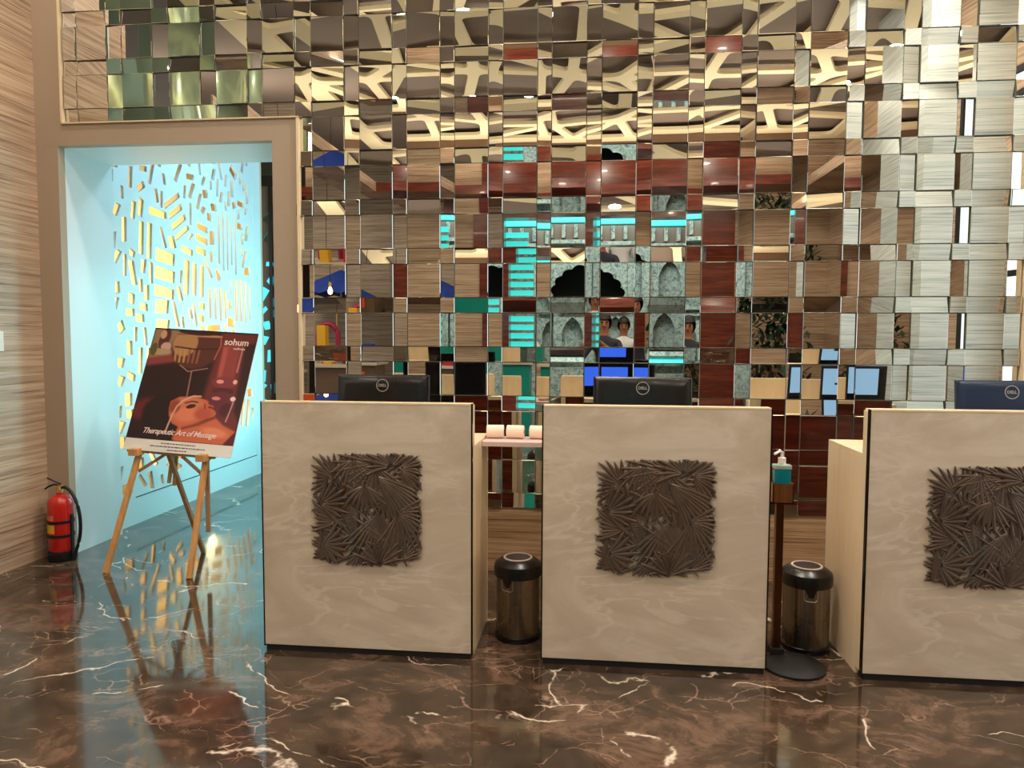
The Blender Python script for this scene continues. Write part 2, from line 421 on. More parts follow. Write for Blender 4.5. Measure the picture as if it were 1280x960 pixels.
# ---- laser-cut screen in the corridor (real cut-outs)
def polyquad(cx, cy, w, h, a, sh=0):
    c, s = math.cos(a), math.sin(a)
    out = []
    for (u, v) in ((-w/2, -h/2), (w/2, -h/2), (w/2, h/2), (-w/2, h/2)):
        u2 = u + sh*v
        out.append((cx+u2*c-v*s, cy+u2*s+v*c))
    return out
def rad(p):
    cx = sum(q[0] for q in p)/len(p); cy = sum(q[1] for q in p)/len(p)
    return cx, cy, max(math.hypot(q[0]-cx, q[1]-cy) for q in p)
def sat(a, b, mrg=.010):
    for P_ in (a, b):
        for i in range(len(P_)):
            x0, y0 = P_[i]; x1, y1 = P_[(i+1) % len(P_)]
            nx, ny = y1-y0, x0-x1; L = math.hypot(nx, ny) or 1; nx /= L; ny /= L
            pa = [nx*q[0]+ny*q[1] for q in a]; pb = [nx*q[0]+ny*q[1] for q in b]
            if max(pa)+mrg < min(pb) or max(pb)+mrg < min(pa): return False
    return True
SY0, SY1, SZ1 = .505, 2.84, 3.75
holes = []
def try_hole(p):
    for q in p:
        if not (SY0+.03 < q[0] < SY1-.05 and .22 < q[1] < SZ1-.04): return False
    cx, cy, r = rad(p)
    for (h, hx, hy, hr) in holes:
        if abs(cx-hx) < r+hr and abs(cy-hy) < r+hr and math.hypot(cx-hx, cy-hy) < r+hr+.02 and sat(p, h): return False
    holes.append((p, cx, cy, r)); return True
rs_ = random.Random(21)
# tall slanting slits and lozenges near the front edge and the top, as in the photograph
for i in range(26):
    z = .42 + i*.115
    try_hole(polyquad(SY0+.10+.05*math.sin(i*2.3), z, .055+.02*rs_.random(), .075+.05*rs_.random(), .35*math.sin(i*1.7), .3))
for i in range(60):
    try_hole(polyquad(rs_.uniform(.7, 2.9), rs_.uniform(2.62, 3.3), .035+.02*rs_.random(), rs_.uniform(.07, .20), rs_.uniform(-.35, .35), .2))
def cluster(cy, cz, a, n, w, h, gap, shr=0):
    for k in range(n):
        off = (k-(n-1)/2)*(h+gap)
        try_hole(polyquad(cy - off*math.sin(a), cz + off*math.cos(a), w*rs_.uniform(.75, 1.1), h*rs_.uniform(.8, 1.1), a, shr))
for (cy, cz, a, n, w, h) in ((1.85, 2.42, -.15, 5, .22, .062), (1.45, 2.45, .55, 4, .24, .05), (2.3, 2.35, 1.57, 5, .55, .035), (1.25, 1.95, -.1, 3, .26, .10),
                             (1.7, 1.95, 1.5, 3, .32, .08), (2.5, 2.3, 1.1, 4, .26, .06), (1.2, 1.6, .0, 2, .20, .13), (2.05, 1.75, 1.57, 5, .3, .05), (2.6, 1.8, 1.57, 4, .4, .05),
                             (1.5, 1.3, 1.57, 5, .3, .05), (2.1, 1.25, .1, 4, .22, .06), (2.65, 1.3, 1.5, 5, .3, .04), (1.1, .75, .1, 3, .2, .1), (1.5, .6, 1.5, 3, .18, .1), (.85, .6, .05, 3, .09, .10),
                             (2.0, .7, .2, 3, .22, .08), (2.5, .7, 1.4, 4, .3, .06), (1.05, 2.2, 1.5, 3, .34, .06), (1.0, 1.25, 1.5, 3, .22, .06)):
    cluster(cy, cz, a, n, w, h, .045, rs_.uniform(-.2, .2))
for i in range(2600):
    z = rs_.uniform(.24, 3.35); y = rs_.uniform(SY0, SY1)
    if rs_.random() < .6: w_, h_ = rs_.uniform(.035, .07), rs_.uniform(.08, .24)
    else: w_, h_ = rs_.uniform(.07, .17), rs_.uniform(.05, .10)
    a = rs_.choice((0, 0, .1, -.12, .5, -.5, 1.57))+rs_.uniform(-.12, .12)
    if z < .5 and y > 1.4: continue
    try_hole(polyquad(y, z, w_, h_, a, rs_.uniform(-.25, .25)))
scr = thing('laser_cut_screen', 'tall white screen cut with street-map slits glowing cyan inside the portal', 'screen', (-3.46, 1.8, 0))
pl = hole_plate([(SY0, 0.0), (SY1, 0.0), (SY1, SZ1), (SY0, SZ1)], [h[0] for h in holes], .02)
pl.transform(Matrix(((0, 0, 1, 0), (1, 0, 0, -1.8), (0, 1, 0, 0), (0, 0, 0, 1))))
obj('cut_panel', pl, M_screen, scr)
bm = new(); box(bm, -.03, .015, SY1-1.8, SY1+.16-1.8, 0, SZ1); obj('end_post', bm, M_screen, scr)
bm = new(); box(bm, .008, .014, SY0+.28-1.8, SY1-1.8, .205, .211); obj('base_joint', bm, M_dark, scr)

# added lattice across the corridor end, standing in for a reflected screen pattern
holes = []
SY0s = (SY0, SY1); SY0, SY1 = -4.9, -3.0
for i in range(900):
    try_hole(polyquad(rs_.uniform(-4.8, -3.1), rs_.uniform(.25, 3.1), rs_.uniform(.05, .16), rs_.uniform(.05, .2), rs_.choice((0, .8, -.6, 1.57))+rs_.uniform(-.2, .2), rs_.uniform(-.3, .3)))
fs = thing('reflected_screen_standin', 'dark lattice standing in for the reflected cut screen at the end of the blue corridor', 'screen', (-3.95, 4.3, 0))
pl = hole_plate([(-4.95, 0), (-2.95, 0), (-2.95, 3.3), (-4.95, 3.3)], [h[0] for h in holes], .02)
pl.transform(Matrix(((1, 0, 0, 3.95), (0, 0, -1, 0), (0, 1, 0, 0), (0, 0, 0, 1))))
obj('cut_panel', pl, M_brown, fs)
bm = new(); box(bm, -1.0, 1.0, -.04, .04, 3.3, 3.42); box(bm, .03, .07, -.05, .05, 0, 3.3); obj('top_rail', bm, M_dark, fs)
bm = new(); box(bm, -5.4, -2.6, 5.2, 5.26, 0, 2.55); lb = obj('cyan_glow_sheet', bm, M_cyanlit); tag(lb, 'cyan glowing sheet added behind the stand-in lattice for the cyan in its reflection', 'light panel')  # added glow sheet, gives the reflected pattern its cyan

# ---- mirror mosaic: every tile a wedge-cut block of its own
STARTS = [-3.229, -2.925, -2.612, -2.308, -2.008, -1.697, -1.398, -1.104, -.811, -.518, -.228, .066, .360, .654, .948, 1.239, 1.538, 1.833, 2.133]
BIG = .205
ZT = lambda j: 3.1767-.2982*j
SMALL_H = .093
camv = Vector((0, -CD, CH))
def tile(name, x0, x1, z0, z1, depth, tx, tz):
    """tx: turn about the vertical (deg, + looks to the right), tz: tip (deg, + looks up)"""
    gq = .0007; x0 += gq; x1 -= gq; z0 += gq; z1 -= gq
    cx, cz = (x0+x1)/2, (z0+z1)/2
    ax, az = math.tan(math.radians(tx)), math.tan(math.radians(tz))
    yf = lambda x, z: -depth + ax*(x-cx) + az*(z-cz)
    bm = new(); b = .0022
    B = [bm.verts.new((x-cx, .012, z-cz)) for x, z in ((x0, z0), (x1, z0), (x1, z1), (x0, z1))]
    Mv = [bm.verts.new((x-cx, yf(x, z)+.0022, z-cz)) for x, z in ((x0, z0), (x1, z0), (x1, z1), (x0, z1))]
    Fv = [bm.verts.new((x-cx, yf(x, z), z-cz)) for x, z in ((x0+b, z0+b), (x1-b, z0+b), (x1-b, z1-b), (x0+b, z1-b))]
    bm.faces.new(Fv)
    for i in range(4):
        j = (i+1) % 4
        bm.faces.new((Mv[i], Mv[j], Fv[j], Fv[i]))
        bm.faces.new((B[i], B[j], Mv[j], Mv[i])).material_index = 1
    obj(name, bm, [M_mirror, M_medge], wall_back, loc=(cx, 0, cz))
rt = random.Random(5)
def hidden(x0, x1, z0): return x0 < -1.85 and z0 < 2.78
for k, xs in enumerate(STARTS):
    nxt = STARTS[k+1] if k+1 < len(STARTS) else 2.425
    xb = xs+BIG
    for j in range(-2, 10):
        zt = ZT(j); zs0 = zt-SMALL_H; zl1 = ZT(j-1)-SMALL_H
        par = 1 if (k+j) % 2 == 0 else -1
        left = xs < -1.85
        # large square tiles, almost flat
        if not hidden(xs, xb, zt):
            if left:
                tx = rt.uniform(-2.6, 2.6); tz = rt.uniform(-.8, .8)
            else: tx, tz = rt.uniform(-.35, .35), rt.uniform(-.3, .3)
            tile('square_mirror_tile', xs, xb, zt, zl1, .026, tx, tz)
        # wide, low tiles tipped alternately up and down
        if not hidden(xs, xb, zs0):
            tile('level_mirror_strip', xs, xb, zs0, zt, .018, rt.uniform(-.6, .6), (7.2 if par > 0 else -6.6)+rt.uniform(-1, 1))
        # narrow upright tiles turned alternately left and right
        if not hidden(xb, nxt, zt):
            tile('upright_mirror_strip', xb, nxt, zt, zl1, .018, (5.6 if (k+j) % 2 else -5.6)+rt.uniform(-.8, .8), rt.uniform(-.4, .4))
        if not hidden(xb, nxt, zs0):
            tile('small_mirror_tile', xb, nxt, zs0, zt, .030, rt.uniform(-3, 3), rt.uniform(-3, 3))
# left-most partial column above the portal
for j in range(-2, 2):
    zt = ZT(j); zs0 = zt-SMALL_H; zl1 = ZT(j-1)-SMALL_H
    tile('upright_mirror_strip', -3.318, -3.229, zt, zl1, .03, rt.uniform(-5, 5), 0)
    tile('small_mirror_tile', -3.318, -3.229, zs0, zt, .018, rt.uniform(-5, 5), rt.uniform(-5, 5))

# ---- ceiling lattice (cream) with rounded openings onto the taupe ceiling
def rounded(p, rad_=.11, n=4):
    out = []
    for i in range(len(p)):
        a, b, c = Vector(p[i-1]), Vector(p[i]), Vector(p[(i+1) % len(p)])
        d1 = min(rad_, (a-b).length*.42); d2 = min(rad_, (c-b).length*.42)
        s_ = b+(a-b).normalized()*d1; e_ = b+(c-b).normalized()*d2
        for k in range(n+1):
            t = k/n; q = s_*(1-t)**2+b*2*t*(1-t)+e_*t*t; out.append((q.x, q.y))
    return out
def inset(p, d):
    n = len(p); out = []
    area_ = sum(p[i][0]*p[(i+1) % n][1]-p[(i+1) % n][0]*p[i][1] for i in range(n))
    if area_ < 0: p = p[::-1]
    lines = []
    for i in range(n):
        a, b = p[i], p[(i+1) % n]; L = math.hypot(b[0]-a[0], b[1]-a[1]); nx, ny = -(b[1]-a[1])/L, (b[0]-a[0])/L
        lines.append((a[0]+nx*d, a[1]+ny*d, b[0]-a[0], b[1]-a[1]))
    for i in range(n):
        x1, y1, dx1, dy1 = lines[i-1]; x2, y2, dx2, dy2 = lines[i]
        den = dx1*dy2-dy1*dx2
        if abs(den) < 1e-6: return None
        t = ((x2-x1)*dy2-(y2-y1)*dx2)/den; out.append((x1+dx1*t, y1+dy1*t))
    a2 = sum(out[i][0]*out[(i+1) % n][1]-out[(i+1) % n][0]*out[i][1] for i in range(n))
    for i in range(n):   # inset must keep every edge direction
        a, b = out[i], out[(i+1) % n]
        if (b[0]-a[0])*lines[i][2]+(b[1]-a[1])*lines[i][3] <= 0: return None
    return out if a2 > .05 else None
rl = random.Random(11)
NXg, NYg = 7, 8; GX0, GX1, GY0, GY1 = -3.4, 3.65, -7.3, -.25
pt = {}
for i in range(NXg+1):
    for j in range(NYg+1):
        x = GX0+(GX1-GX0)*i/NXg; y = GY0+(GY1-GY0)*j/NYg
        if 0 < i < NXg: x += rl.uniform(-.34, .34)
        if 0 < j < NYg: y += rl.uniform(-.30, .30)
        pt[i, j] = (x, y)
lh = []
for i in range(NXg):
    for j in range(NYg):
        a, b, c, d = pt[i, j], pt[i+1, j], pt[i+1, j+1], pt[i, j+1]
        r_ = rl.random()
        cells = [[a, b, c, d]] if r_ < .45 else ([[a, b, c], [a, c, d]] if r_ < .72 else [[a, b, d], [b, c, d]])
        for ce in cells:
            q = inset(ce, .064)
            if q: lh.append(rounded(q))
pl = hole_plate([(GX0-.2, GY0-.2), (GX1+.07, GY0-.2), (GX1+.07, GY1+.2), (GX0-.2, GY1+.2)], lh, .05)
pl.transform(Matrix.Translation((0, 0, 4.61)))
obj('lattice', pl, M_lattice, ceil)
for (x, y) in DOWN:
    bm = new(); lathe(bm, [(.085, 4.56), (.125, 4.555), (.125, 4.60), (.085, 4.60), (.085, 4.56)], 24)
    obj('added_downlight_trim', bm, M_down, ceil, True)  # rings around the added ceiling lamps
# added troughs that hide the ceiling uplights from below
bm = new(); box(bm, -3.5, 3.2, -.26, -.24, 4.08, 4.22); box(bm, -3.5, 3.2, -.26, -.02, 4.06, 4.08); struct('trim_4', bm, M_beige)
bm = new(); box(bm, 3.16, 3.18, -7.4, -2.62, 3.62, 3.74); box(bm, 3.16, RX, -7.4, -3.61, 3.60, 3.62); struct('trim_6', bm, M_trav)
bm = new(); box(bm, -3.5, 3.15, -6.86, -6.84, 3.68, 3.80); box(bm, -3.5, 3.15, -7.47, -6.84, 3.66, 3.68); struct('trim_7', bm, M_mahog)
bm = new(); box(bm, -3.16, -3.14, -6.5, -2.6, 3.62, 3.74); box(bm, -3.6, -3.14, -6.5, -2.6, 3.60, 3.62); struct('trim_8', bm, M_trav)

# ------------------------------------------------------------------ lobby seen in the mirrors
YB = -7.5
bm = new(); box(bm, -3.15, -1.80, YB-.3, YB, 0, CZ); struct('wall_front_left', bm, M_trav)
bm = new(); box(bm, 2.36, RX, YB-.3, YB, 0, CZ); struct('wall_front_right', bm, M_trav)
bm = new(); box(bm, -1.80, -1.32, YB-.3, YB+.03, 0, CZ-.25); box(bm, 1.70, 2.36, YB-.3, YB+.03, 0, CZ-.25); box(bm, -1.32, 1.70, YB-.3, YB+.03, 3.38, CZ-.25)
struct('wall_front_portal', bm, M_mahog)
bm = new(); box(bm, -3.15, RX, YB-.3, YB+.02, CZ-.25, CZ); struct('trim_5', bm, M_brown)
# carved stone facade in the courtyard
fa = thing('carved_pavilion', 'grey carved stone pavilion front with dark arches seen through the mahogany opening', 'pavilion', (.1, -11, 0))
def fbox(n, mt, *a):
    bm = new()
    for q in a: box(bm, *q, .01)
    return obj(n, bm, mt, fa)
fbox('base', M_carved, (-3.0, 3.0, -.4, .25, 0, .8))
for x in (-2.3, -1.15, .95, 2.1):
    bm = new(); box(bm, x-.16, x+.16, -.1, .16, .8, 3.3, .02); box(bm, x-.2, x+.2, -.12, .2, .8, 1.0, .02); box(bm, x-.2, x+.2, -.12, .2, 2.05, 2.2, .02); box(bm, x-.2, x+.2, -.12, .2, 3.1, 3.25, .02); lathe(bm, [(.14, 1.0), (.1, 1.2), (.12, 1.5), (.1, 1.8), (.15, 2.05)], 16, (x, .14))
    obj('pilaster', bm, M_carved, fa)
fbox('back_panel', M_carved, (-3.0, -1.15, -.3, -.2, .8, 3.3), (.95, 3.0, -.3, -.2, .8, 3.3), (-1.15, .95, -.3, -.2, .8, 2.1))
fbox('dark_interior', M_matte, (-1.15, .95, -1.2, -1.1, 2.0, 3.3))
arch = []
nn = 9
for i in range(nn*6+1):
    t = i/(nn*6); a = PI*(1-t); r_ = .80+.06*abs(math.sin(t*nn*PI))
    arch.append((r_*math.cos(a), .22+.75*r_*math.sin(a)))
arch = [(-.8, .05)]+arch+[(.8, .05)]
pl = hole_plate([(-1.05, 0), (1.05, 0), (1.05, 1.2), (-1.05, 1.2)], [arch], .08)
pl.transform(Matrix(((1, 0, 0, -.1), (0, 0, -1, 0), (0, 1, 0, 2.1), (0, 0, 0, 1))))
obj('scalloped_arch', pl, M_carved, fa)
for x, z in ((-1.72, 1.0), (1.52, 1.0), (-.55, 1.0), (.35, 1.0), (-1.72, 2.15), (1.52, 2.15)):
    sc_ = .85
    pl = hole_plate([(-.4, 0), (.4, 0), (.4, 1.1), (-.4, 1.1)], [[(-.22, .15), (.22, .15), (.22, .6), (.13, .8), (0, .92), (-.13, .8), (-.22, .6)]], .07)
    pl.transform(Matrix(((1, 0, 0, x), (0, 0, -1, 0), (0, 1, 0, z), (0, 0, 0, 1)))); obj('niche_surround', pl, M_carved, fa)
    for zz in (1.0, 0): bm = new(); box(bm, x-.3, x+.3, .04, .13, z+zz, z+zz+.055, .01); obj('niche_moulding', bm, M_carved, fa)
fbox('cornice', M_carved, (-3.1, 3.1, -.3, .35, 3.3, 3.38))
fbox('dark_frieze', M_brown, (-3.0, 3.0, -.3, .2, 3.38, 3.74))
for i in range(24):
    x = -2.9+i*.25; bm = new(); box(bm, x-.04, x+.04, .2, .32, 3.42, 3.70, .02); obj('bracket', bm, M_carved, fa)
fbox('canopy', M_carved, (-3.2, 3.2, -.3, .5, 3.94, 4.04))
bm = new(); box(bm, -3.0, 3.0, .0, .3, 3.74, 3.93); obj('light_band', bm, M_teallit, fa)
t_ = thing('teal_light_panel', 'teal glowing louvred panel beside the carved pavilion, seen in the mirrors', 'light panel', (-1.2, -8.6, 0))
bm = new(); box(bm, -.24, .20, .0, .05, .0, 3.3); obj('light_sheet', bm, M_teallit, t_)
for i in range(14):
    bm = new(); box(bm, -.26, .22, .05, .10, 1.2+i*.15, 1.25+i*.15); obj('louvre', bm, M_carved, t_)
tc_ = thing('teal_counter', 'teal fronted service counter with a pale top, reflected over the shelf gap', 'counter', (-1.35, -6.5, 0))
bm = new(); box(bm, -.75, .55, -.25, .25, 0, 1.06, .01); obj('body', bm, mat('teal_front', (20, 140, 124), rough=.3), tc_)
bm = new(); box(bm, -.8, .6, -.3, .3, 1.06, 1.10, .005); obj('top', bm, M_cream, tc_)
bm = new(); box(bm, -8, 4.6, -13.4, -13.3, 0, CZ); struct('wall_courtyard', bm, M_brown)

# pale green round column that the upper left tiles show
bm = new(); lathe(bm, [(.62, 0), (.62, .12), (.56, .14), (.56, CZ)], 64)
c_ = obj('round_column', bm, M_green, smooth=True, angle=.5, loc=(-4.35, -2.9, 0)); tag(c_, 'glossy pale green round column shown in the upper left mirror tiles', 'column')

# cafe corner in the left of the reflections
bm = new(); box(bm, -9.2, -3.6, -9.2, -9.0, 0, CZ); struct('wall_cafe', bm, M_trav)
def pendant(x, y, z, lab):
    p = thing('pendant_lamp', lab, 'lamp', (x, y, 0), 0, 'pendant bulbs over the cafe')
    bm = new(); tube(bm, [(0, 0, z+.12), (0, 0, CZ)], .004, 6); obj('cord', bm, M_matte, p)
    bm = new(); lathe(bm, [(.0, z+.14), (.02, z+.13), (.022, z+.07), (0, z+.06)], 12); obj('socket', bm, M_brass, p, True)
    bm = new(); lathe(bm, [(0, z+.07), (.018, z+.06), (.035, z+.01), (.028, z-.03), (0, z-.045)], 14); obj('bulb', bm, M_bulb, p, True)
for x, y, z, lb in ((-3.60, -5.6, 2.05, 'highest of the glowing bare pendant bulbs mirrored beside the portal'), (-3.29, -5.6, 1.89, 'lowest of the glowing bare pendant bulbs mirrored beside the portal'), (-4.5, -6.4, 1.95, 'middle glowing bare pendant bulb mirrored beside the portal')):
    pendant(x, y, z, lb)
def parasol(x, y, z, rz, lab):
    p = thing('blue_parasol', lab, 'parasol', (x, y, 0), rz, 'blue cafe parasols')
    bm = new(); n = 32; rings = []
    for r_, zz in ((.02, .42), (.45, .22), (.85, .02)): rings.append([bm.verts.new((r_*math.cos(2*PI*k/n), r_*math.sin(2*PI*k/n), z+zz+(0 if r_ < .8 else -.05*(k % 2)))) for k in range(n)])
    for a, b in zip(rings[:-1], rings[1:]):
        for k in range(n): bm.faces.new((a[k], a[(k+1) % n], b[(k+1) % n], b[k]))
    obj('canopy', bm, M_blue, p)
    bm = new(); tube(bm, [(0, 0, .05), (0, 0, z+.45)], .02, 8); obj('pole', bm, M_brass, p)
    bm = new(); lathe(bm, [(0, 0), (.25, 0), (.25, .05), (.04, .07), (0, .07)], 20); obj('base', bm, M_matte, p, True)
parasol(-6.6, -6.6, 2.05, 0, 'lower scalloped blue canvas parasol, left of the cafe counter in the mirrors'); parasol(-4.3, -8.1, 2.15, .3, 'scalloped blue canvas parasol behind the cafe counter in the mirrors')
def letter(s, x, z, sz, mt, lab):
    me = text_mesh(s, sz, .03, bold=.02); me.transform(Matrix(((-1, 0, 0, 0), (0, 0, 1, 0), (0, 1, 0, 0), (0, 0, 0, 1))))
    o = obj('sign_letter', me, mt, loc=(x, -6.0, z)); tag(o, lab, 'sign')
tb = thing('cafe_counter', 'dark panelled cafe counter with an orange front reflected near the portal', 'counter', (-4.2, -7.0, 0))
bm = new(); box(bm, -.9, .9, -.3, .3, 0, .95, .01); obj('body', bm, M_brown, tb)
bm = new(); box(bm, -.95, .95, -.35, .35, .95, 1.0, .005); obj('top', bm, M_cream, tb)
bm = new(); box(bm, .3, .75, .3, .32, .15, .85); obj('orange_panel', bm, M_orange, tb)
for i, (x, w_, h_, cl, lab) in enumerate(((-3.66, .11, .30, M_red, 'small red box on the cafe counter, mirrored above the first monitor'), (-3.40, .10, .30, M_blue, 'small blue box beside the red one, mirrored above the first monitor'), (-4.08, .07, .62, M_yellow, 'upright yellow box on the cafe counter under the maroon arch'))):
    bm = new(); box(bm, -w_, w_, -.08, .08, 0, h_, .01); o = obj('gift_box', bm, cl, loc=(x, -6.75, 1.0)); tag(o, lab, 'box')
bm = new(); tube(bm, [(-.17, 0, 0), (-.17, 0, .45)]+[(.17*math.cos(PI*(1-k/10)), 0, .45+.2*math.sin(PI*k/10)) for k in range(1, 10)]+[(.17, 0, .45), (.17, 0, 0)], .045, 10)
o = obj('maroon_arch', bm, M_magenta, smooth=True, loc=(-4.12, -7.1, 1.0)); tag(o, 'glossy maroon arch standing on the cafe counter, mirrored beside the portal', 'ornament')
# leafy plant reflected right of centre
plt = thing('potted_plant', 'dark leafy plant in a square planter by the stone wall, reflected right of centre', 'plant', (2.75, -6.7, 0))
bm = new(); box(bm, -.28, .28, -.28, .28, 0, .6, .02); obj('planter', bm, M_matte, plt)
bm = new(); rp = random.Random(3)
for i in range(620):
    c = Vector((rp.gauss(0, .22), rp.gauss(0, .2), 1.2+rp.uniform(-.55, .7))); d = Vector((rp.uniform(-1, 1), rp.uniform(-1, 1), rp.uniform(-.6, 1))).normalized(); s = d.cross(Vector((0, 0, 1))).normalized()*.035
    q = [bm.verts.new(c), bm.verts.new(c+d*.08+s), bm.verts.new(c+d*.19), bm.verts.new(c+d*.08-s)]; bm.faces.new(q)
fol = obj('foliage', bm, mat('dark_leaf', (38, 62, 40), rough=.5), plt); fol['kind'] = 'stuff'
bm = new(); tube(bm, [(0, 0, .5), (.02, 0, 1.6)], .02, 6); obj('stem', bm, M_core, plt)

# ------------------------------------------------------------------ reception desks
DY = -1.273; DW = .97
def leaf_blade(bm, base, ang, L, w, curve, z):
    """one palm blade in the panel plane (u right, v up), ridge in the middle; z = lift from panel"""
    n = 7
    E_lim = .258
    for _ in range(8):                       # shorten until the tip stays on the square
        pts = []; a = ang; p = Vector(base); step = L/n; ok = True
        for i in range(n+1):
            pts.append((p.copy(), a)); p = p+Vector((math.cos(a), math.sin(a)))*step; a += curve/n
        if all(abs(q.x) < E_lim and abs(q.y) < E_lim for q, _a in pts): break
        L *= .84
    prev = None
    w = min(w, L*.13)
    for i, (q, aa) in enumerate(pts):
        t = i/n; ww = w*(.25+2.3*t)*(1-t)**.8*1.15 if i < n else 0
        ww = max(ww, .0004)
        nx, ny = -math.sin(aa), math.cos(aa)
        def V(u, v, h): return bm.verts.new((u, -h, v))
        ring = [V(q.x+nx*ww, q.y+ny*ww, z+.0008), V(q.x, q.y, z+.0034), V(q.x-nx*ww, q.y-ny*ww, z+.0008), V(q.x-nx*ww, q.y-ny*ww, .0), V(q.x+nx*ww, q.y+ny*ww, .0)]
        if prev:
            for k2 in range(5):
                bm.faces.new((prev[k2], prev[(k2+1) % 5], ring[(k2+1) % 5], ring[k2]))
        prev = ring
def u_(x): return (x-.5)*.52
def v_(y): return (.5-y)*.52
# (centre x, y in 0..1 from top left, from-angle, to-angle, blades, length, width, curl)
FANS = [(.22, .24, 80, 260, 13, .135, .0085, .35), (.33, .22, -60, 120, 12, .125, .0085, -.4), (.58, .10, 120, 330, 17, .17, .0065, .2),
        (.80, .14, -75, 60, 11, .11, .008, -.3), (.60, .20, 290, 345, 10, .24, .0075, -.15), (.30, .42, 20, 200, 14, .16, .0075, .3), (.50, .40, -30, 150, 14, .13, .0075, .4),
        (.25, .60, 90, 215, 12, .145, .009, -.35), (.62, .52, 215, 320, 15, .24, .0065, .12), (.78, .52, 235, 400, 14, .17, .0075, -.25),
        (.22, .90, 60, 190, 12, .17, .010, .45), (.40, .78, 0, 180, 12, .16, .007, .1), (.45, .88, -170, 20, 12, .15, .008, .2), (.80, .92, 0, 190, 17, .19, .006, .18),
        (.12, .80, -90, 60, 8, .12, .009, .4), (.45, .55, 100, 260, 13, .15, .008, .35), (.70, .36, 120, 300, 13, .14, .008, .3), (.40, .06, 200, 340, 11, .13, .0085, .3), (.90, .30, 150, 290, 9, .13, .008, .4), (.10, .45, -60, 80, 9, .12, .009, .3), (.52, .70, 150, 280, 11, .13, .008, -.3), (.94, .50, 160, 260, 8, .13, .007, .2), (.06, .95, 10, 80, 6, .14, .010, .3), (.50, .28, 200, 330, 10, .13, .008, .3), (.72, .12, 20, 200, 12, .12, .009, .3), (.78, .22, 150, 400, 14, .14, .008, -.3), (.86, .08, 100, 300, 11, .12, .008, .3), (.95, .22, 120, 260, 9, .10, .008, .3), (.70, .78, 60, 160, 9, .18, .006, .1), (.62, .97, 10, 170, 9, .12, .008, -.2), (.92, .70, 60, 250, 9, .12, .007, .3)]
orn_meshes = []
ro = random.Random(9)
for fi, (fx, fy, a0, a1, nb, L, w, cv) in enumerate(FANS):
    bm = new()
    for i in range(nb):
        t = (i+.5)/nb; a = math.radians(a0+(a1-a0)*t)
        leaf_blade(bm, (u_(fx)+.012*math.cos(a), v_(fy)+.012*math.sin(a)), a, L*ro.uniform(.8, 1.1), w*ro.uniform(1.0, 1.35), cv*ro.uniform(.5, 1.2), .004+.0022*(fi % 5)+.0006*(i % 2))
    orn_meshes.append(bm)
desk = thing('reception_desk', 'cream marble reception desk with metal leaf square, nearest the poster easel', 'desk', (-.986, DY, 0))
bm = new(); box(bm, -DW/2+.006, DW/2-.006, 0, .018, .028, 1.142, .001); obj('marble_panel', bm, M_cream, desk)
bm = new(); box(bm, -DW/2, -DW/2+.006, -.001, .020, .02, 1.15); obj('side_trim', bm, M_dark, desk)
bm = new(); box(bm, DW/2-.006, DW/2, -.001, .020, .02, 1.15); obj('side_trim', bm, M_dark, desk)
bm = new(); box(bm, -DW/2+.006, DW/2-.006, -.001, .065, 1.142, 1.15, .001); obj('top_edge', bm, M_wing, desk)
bm = new(); box(bm, -DW/2, DW/2, .020, .065, .03, 1.142, .001); obj('backing_panel', bm, M_wing, desk)
bm = new(); box(bm, -DW/2+.01, DW/2-.01, .004, .06, 0, .028); obj('toe_kick', bm, M_matte, desk)
bm = new(); box(bm, -DW/2, -DW/2+.03, .065, .50, .0, .93, .001); obj('side_panel', bm, M_wing, desk)
bm = new(); box(bm, DW/2-.03, DW/2, .065, .50, .0, .93, .001); obj('side_panel', bm, M_wing, desk)
bm = new(); box(bm, -DW/2, DW/2, .065, .50, .93, .957, .001); obj('worktop', bm, M_wing, desk)
bm = new(); box(bm, -DW/2+.03, DW/2-.03, .44, .46, .35, .93); obj('modesty_panel', bm, M_mahog, desk)
orn = bpy.data.objects.new('leaf_ornament', None); COL.objects.link(orn); orn.parent = desk; orn.location = (.005, -.001, .668)
for bm in orn_meshes: obj('palm_frond', bm, M_leafmetal, orn)
DX = [-.986, .290, 1.648]
def trailing(root, loc, label):
    return dup(root, loc, None, label)
d2 = dup(desk, (DX[1], DY, 0), None, 'cream marble reception desk with metal leaf square, the middle of the three')
d3 = dup(desk, (DX[2], DY, 0), None, 'cream marble reception desk cut off by the right edge of the photo')
for d in (desk, d2, d3): d['group'] = 'cream marble reception desks'

# bridging shelf and paper rolls
bm = new(); box(bm, -.499, -.197, -.99, -.78, .922, .945, .002); o = obj('bridging_shelf', bm, M_shelf); tag(o, 'pinkish white shelf bridging the gap between the first two desks', 'shelf')
def roll_mesh(L=.085, R=.033):
    bm = new(); lathe(bm, [(.012, 0), (R-.003, 0), (R, .003), (R, L-.003), (R-.003, L), (.012, L), (.012, 0)], 24, M=Matrix.Translation((-L/2, 0, R)) @ Matrix.Rotation(PI/2, 4, 'Y'))
    return bm
labs = ['white paper roll on the shelf, against the first marble desk', 'white paper roll in the middle of the shelf between the desks', 'white paper roll on the shelf, half hidden by the middle desk']
r0 = None
for i, x in enumerate((-.452, -.352, -.238)):
    if r0 is None:
        r0 = thing('paper_roll', labs[0], 'paper roll', (x, -.86, .945), 0.05, 'paper rolls on the bridging shelf')
        obj('paper', roll_mesh(), M_paper, r0, True, .5)
        bm = new(); lathe(bm, [(.0105, -.001), (.0118, -.001), (.0118, .086), (.0105, .086), (.0105, -.001)], 16, M=Matrix.Translation((-.0425, 0, .033)) @ Matrix.Rotation(PI/2, 4, 'Y')); obj('core', bm, M_core, r0, True, .5)
    else: dup(r0, (x, -.86, .945), -.04*i, labs[i])

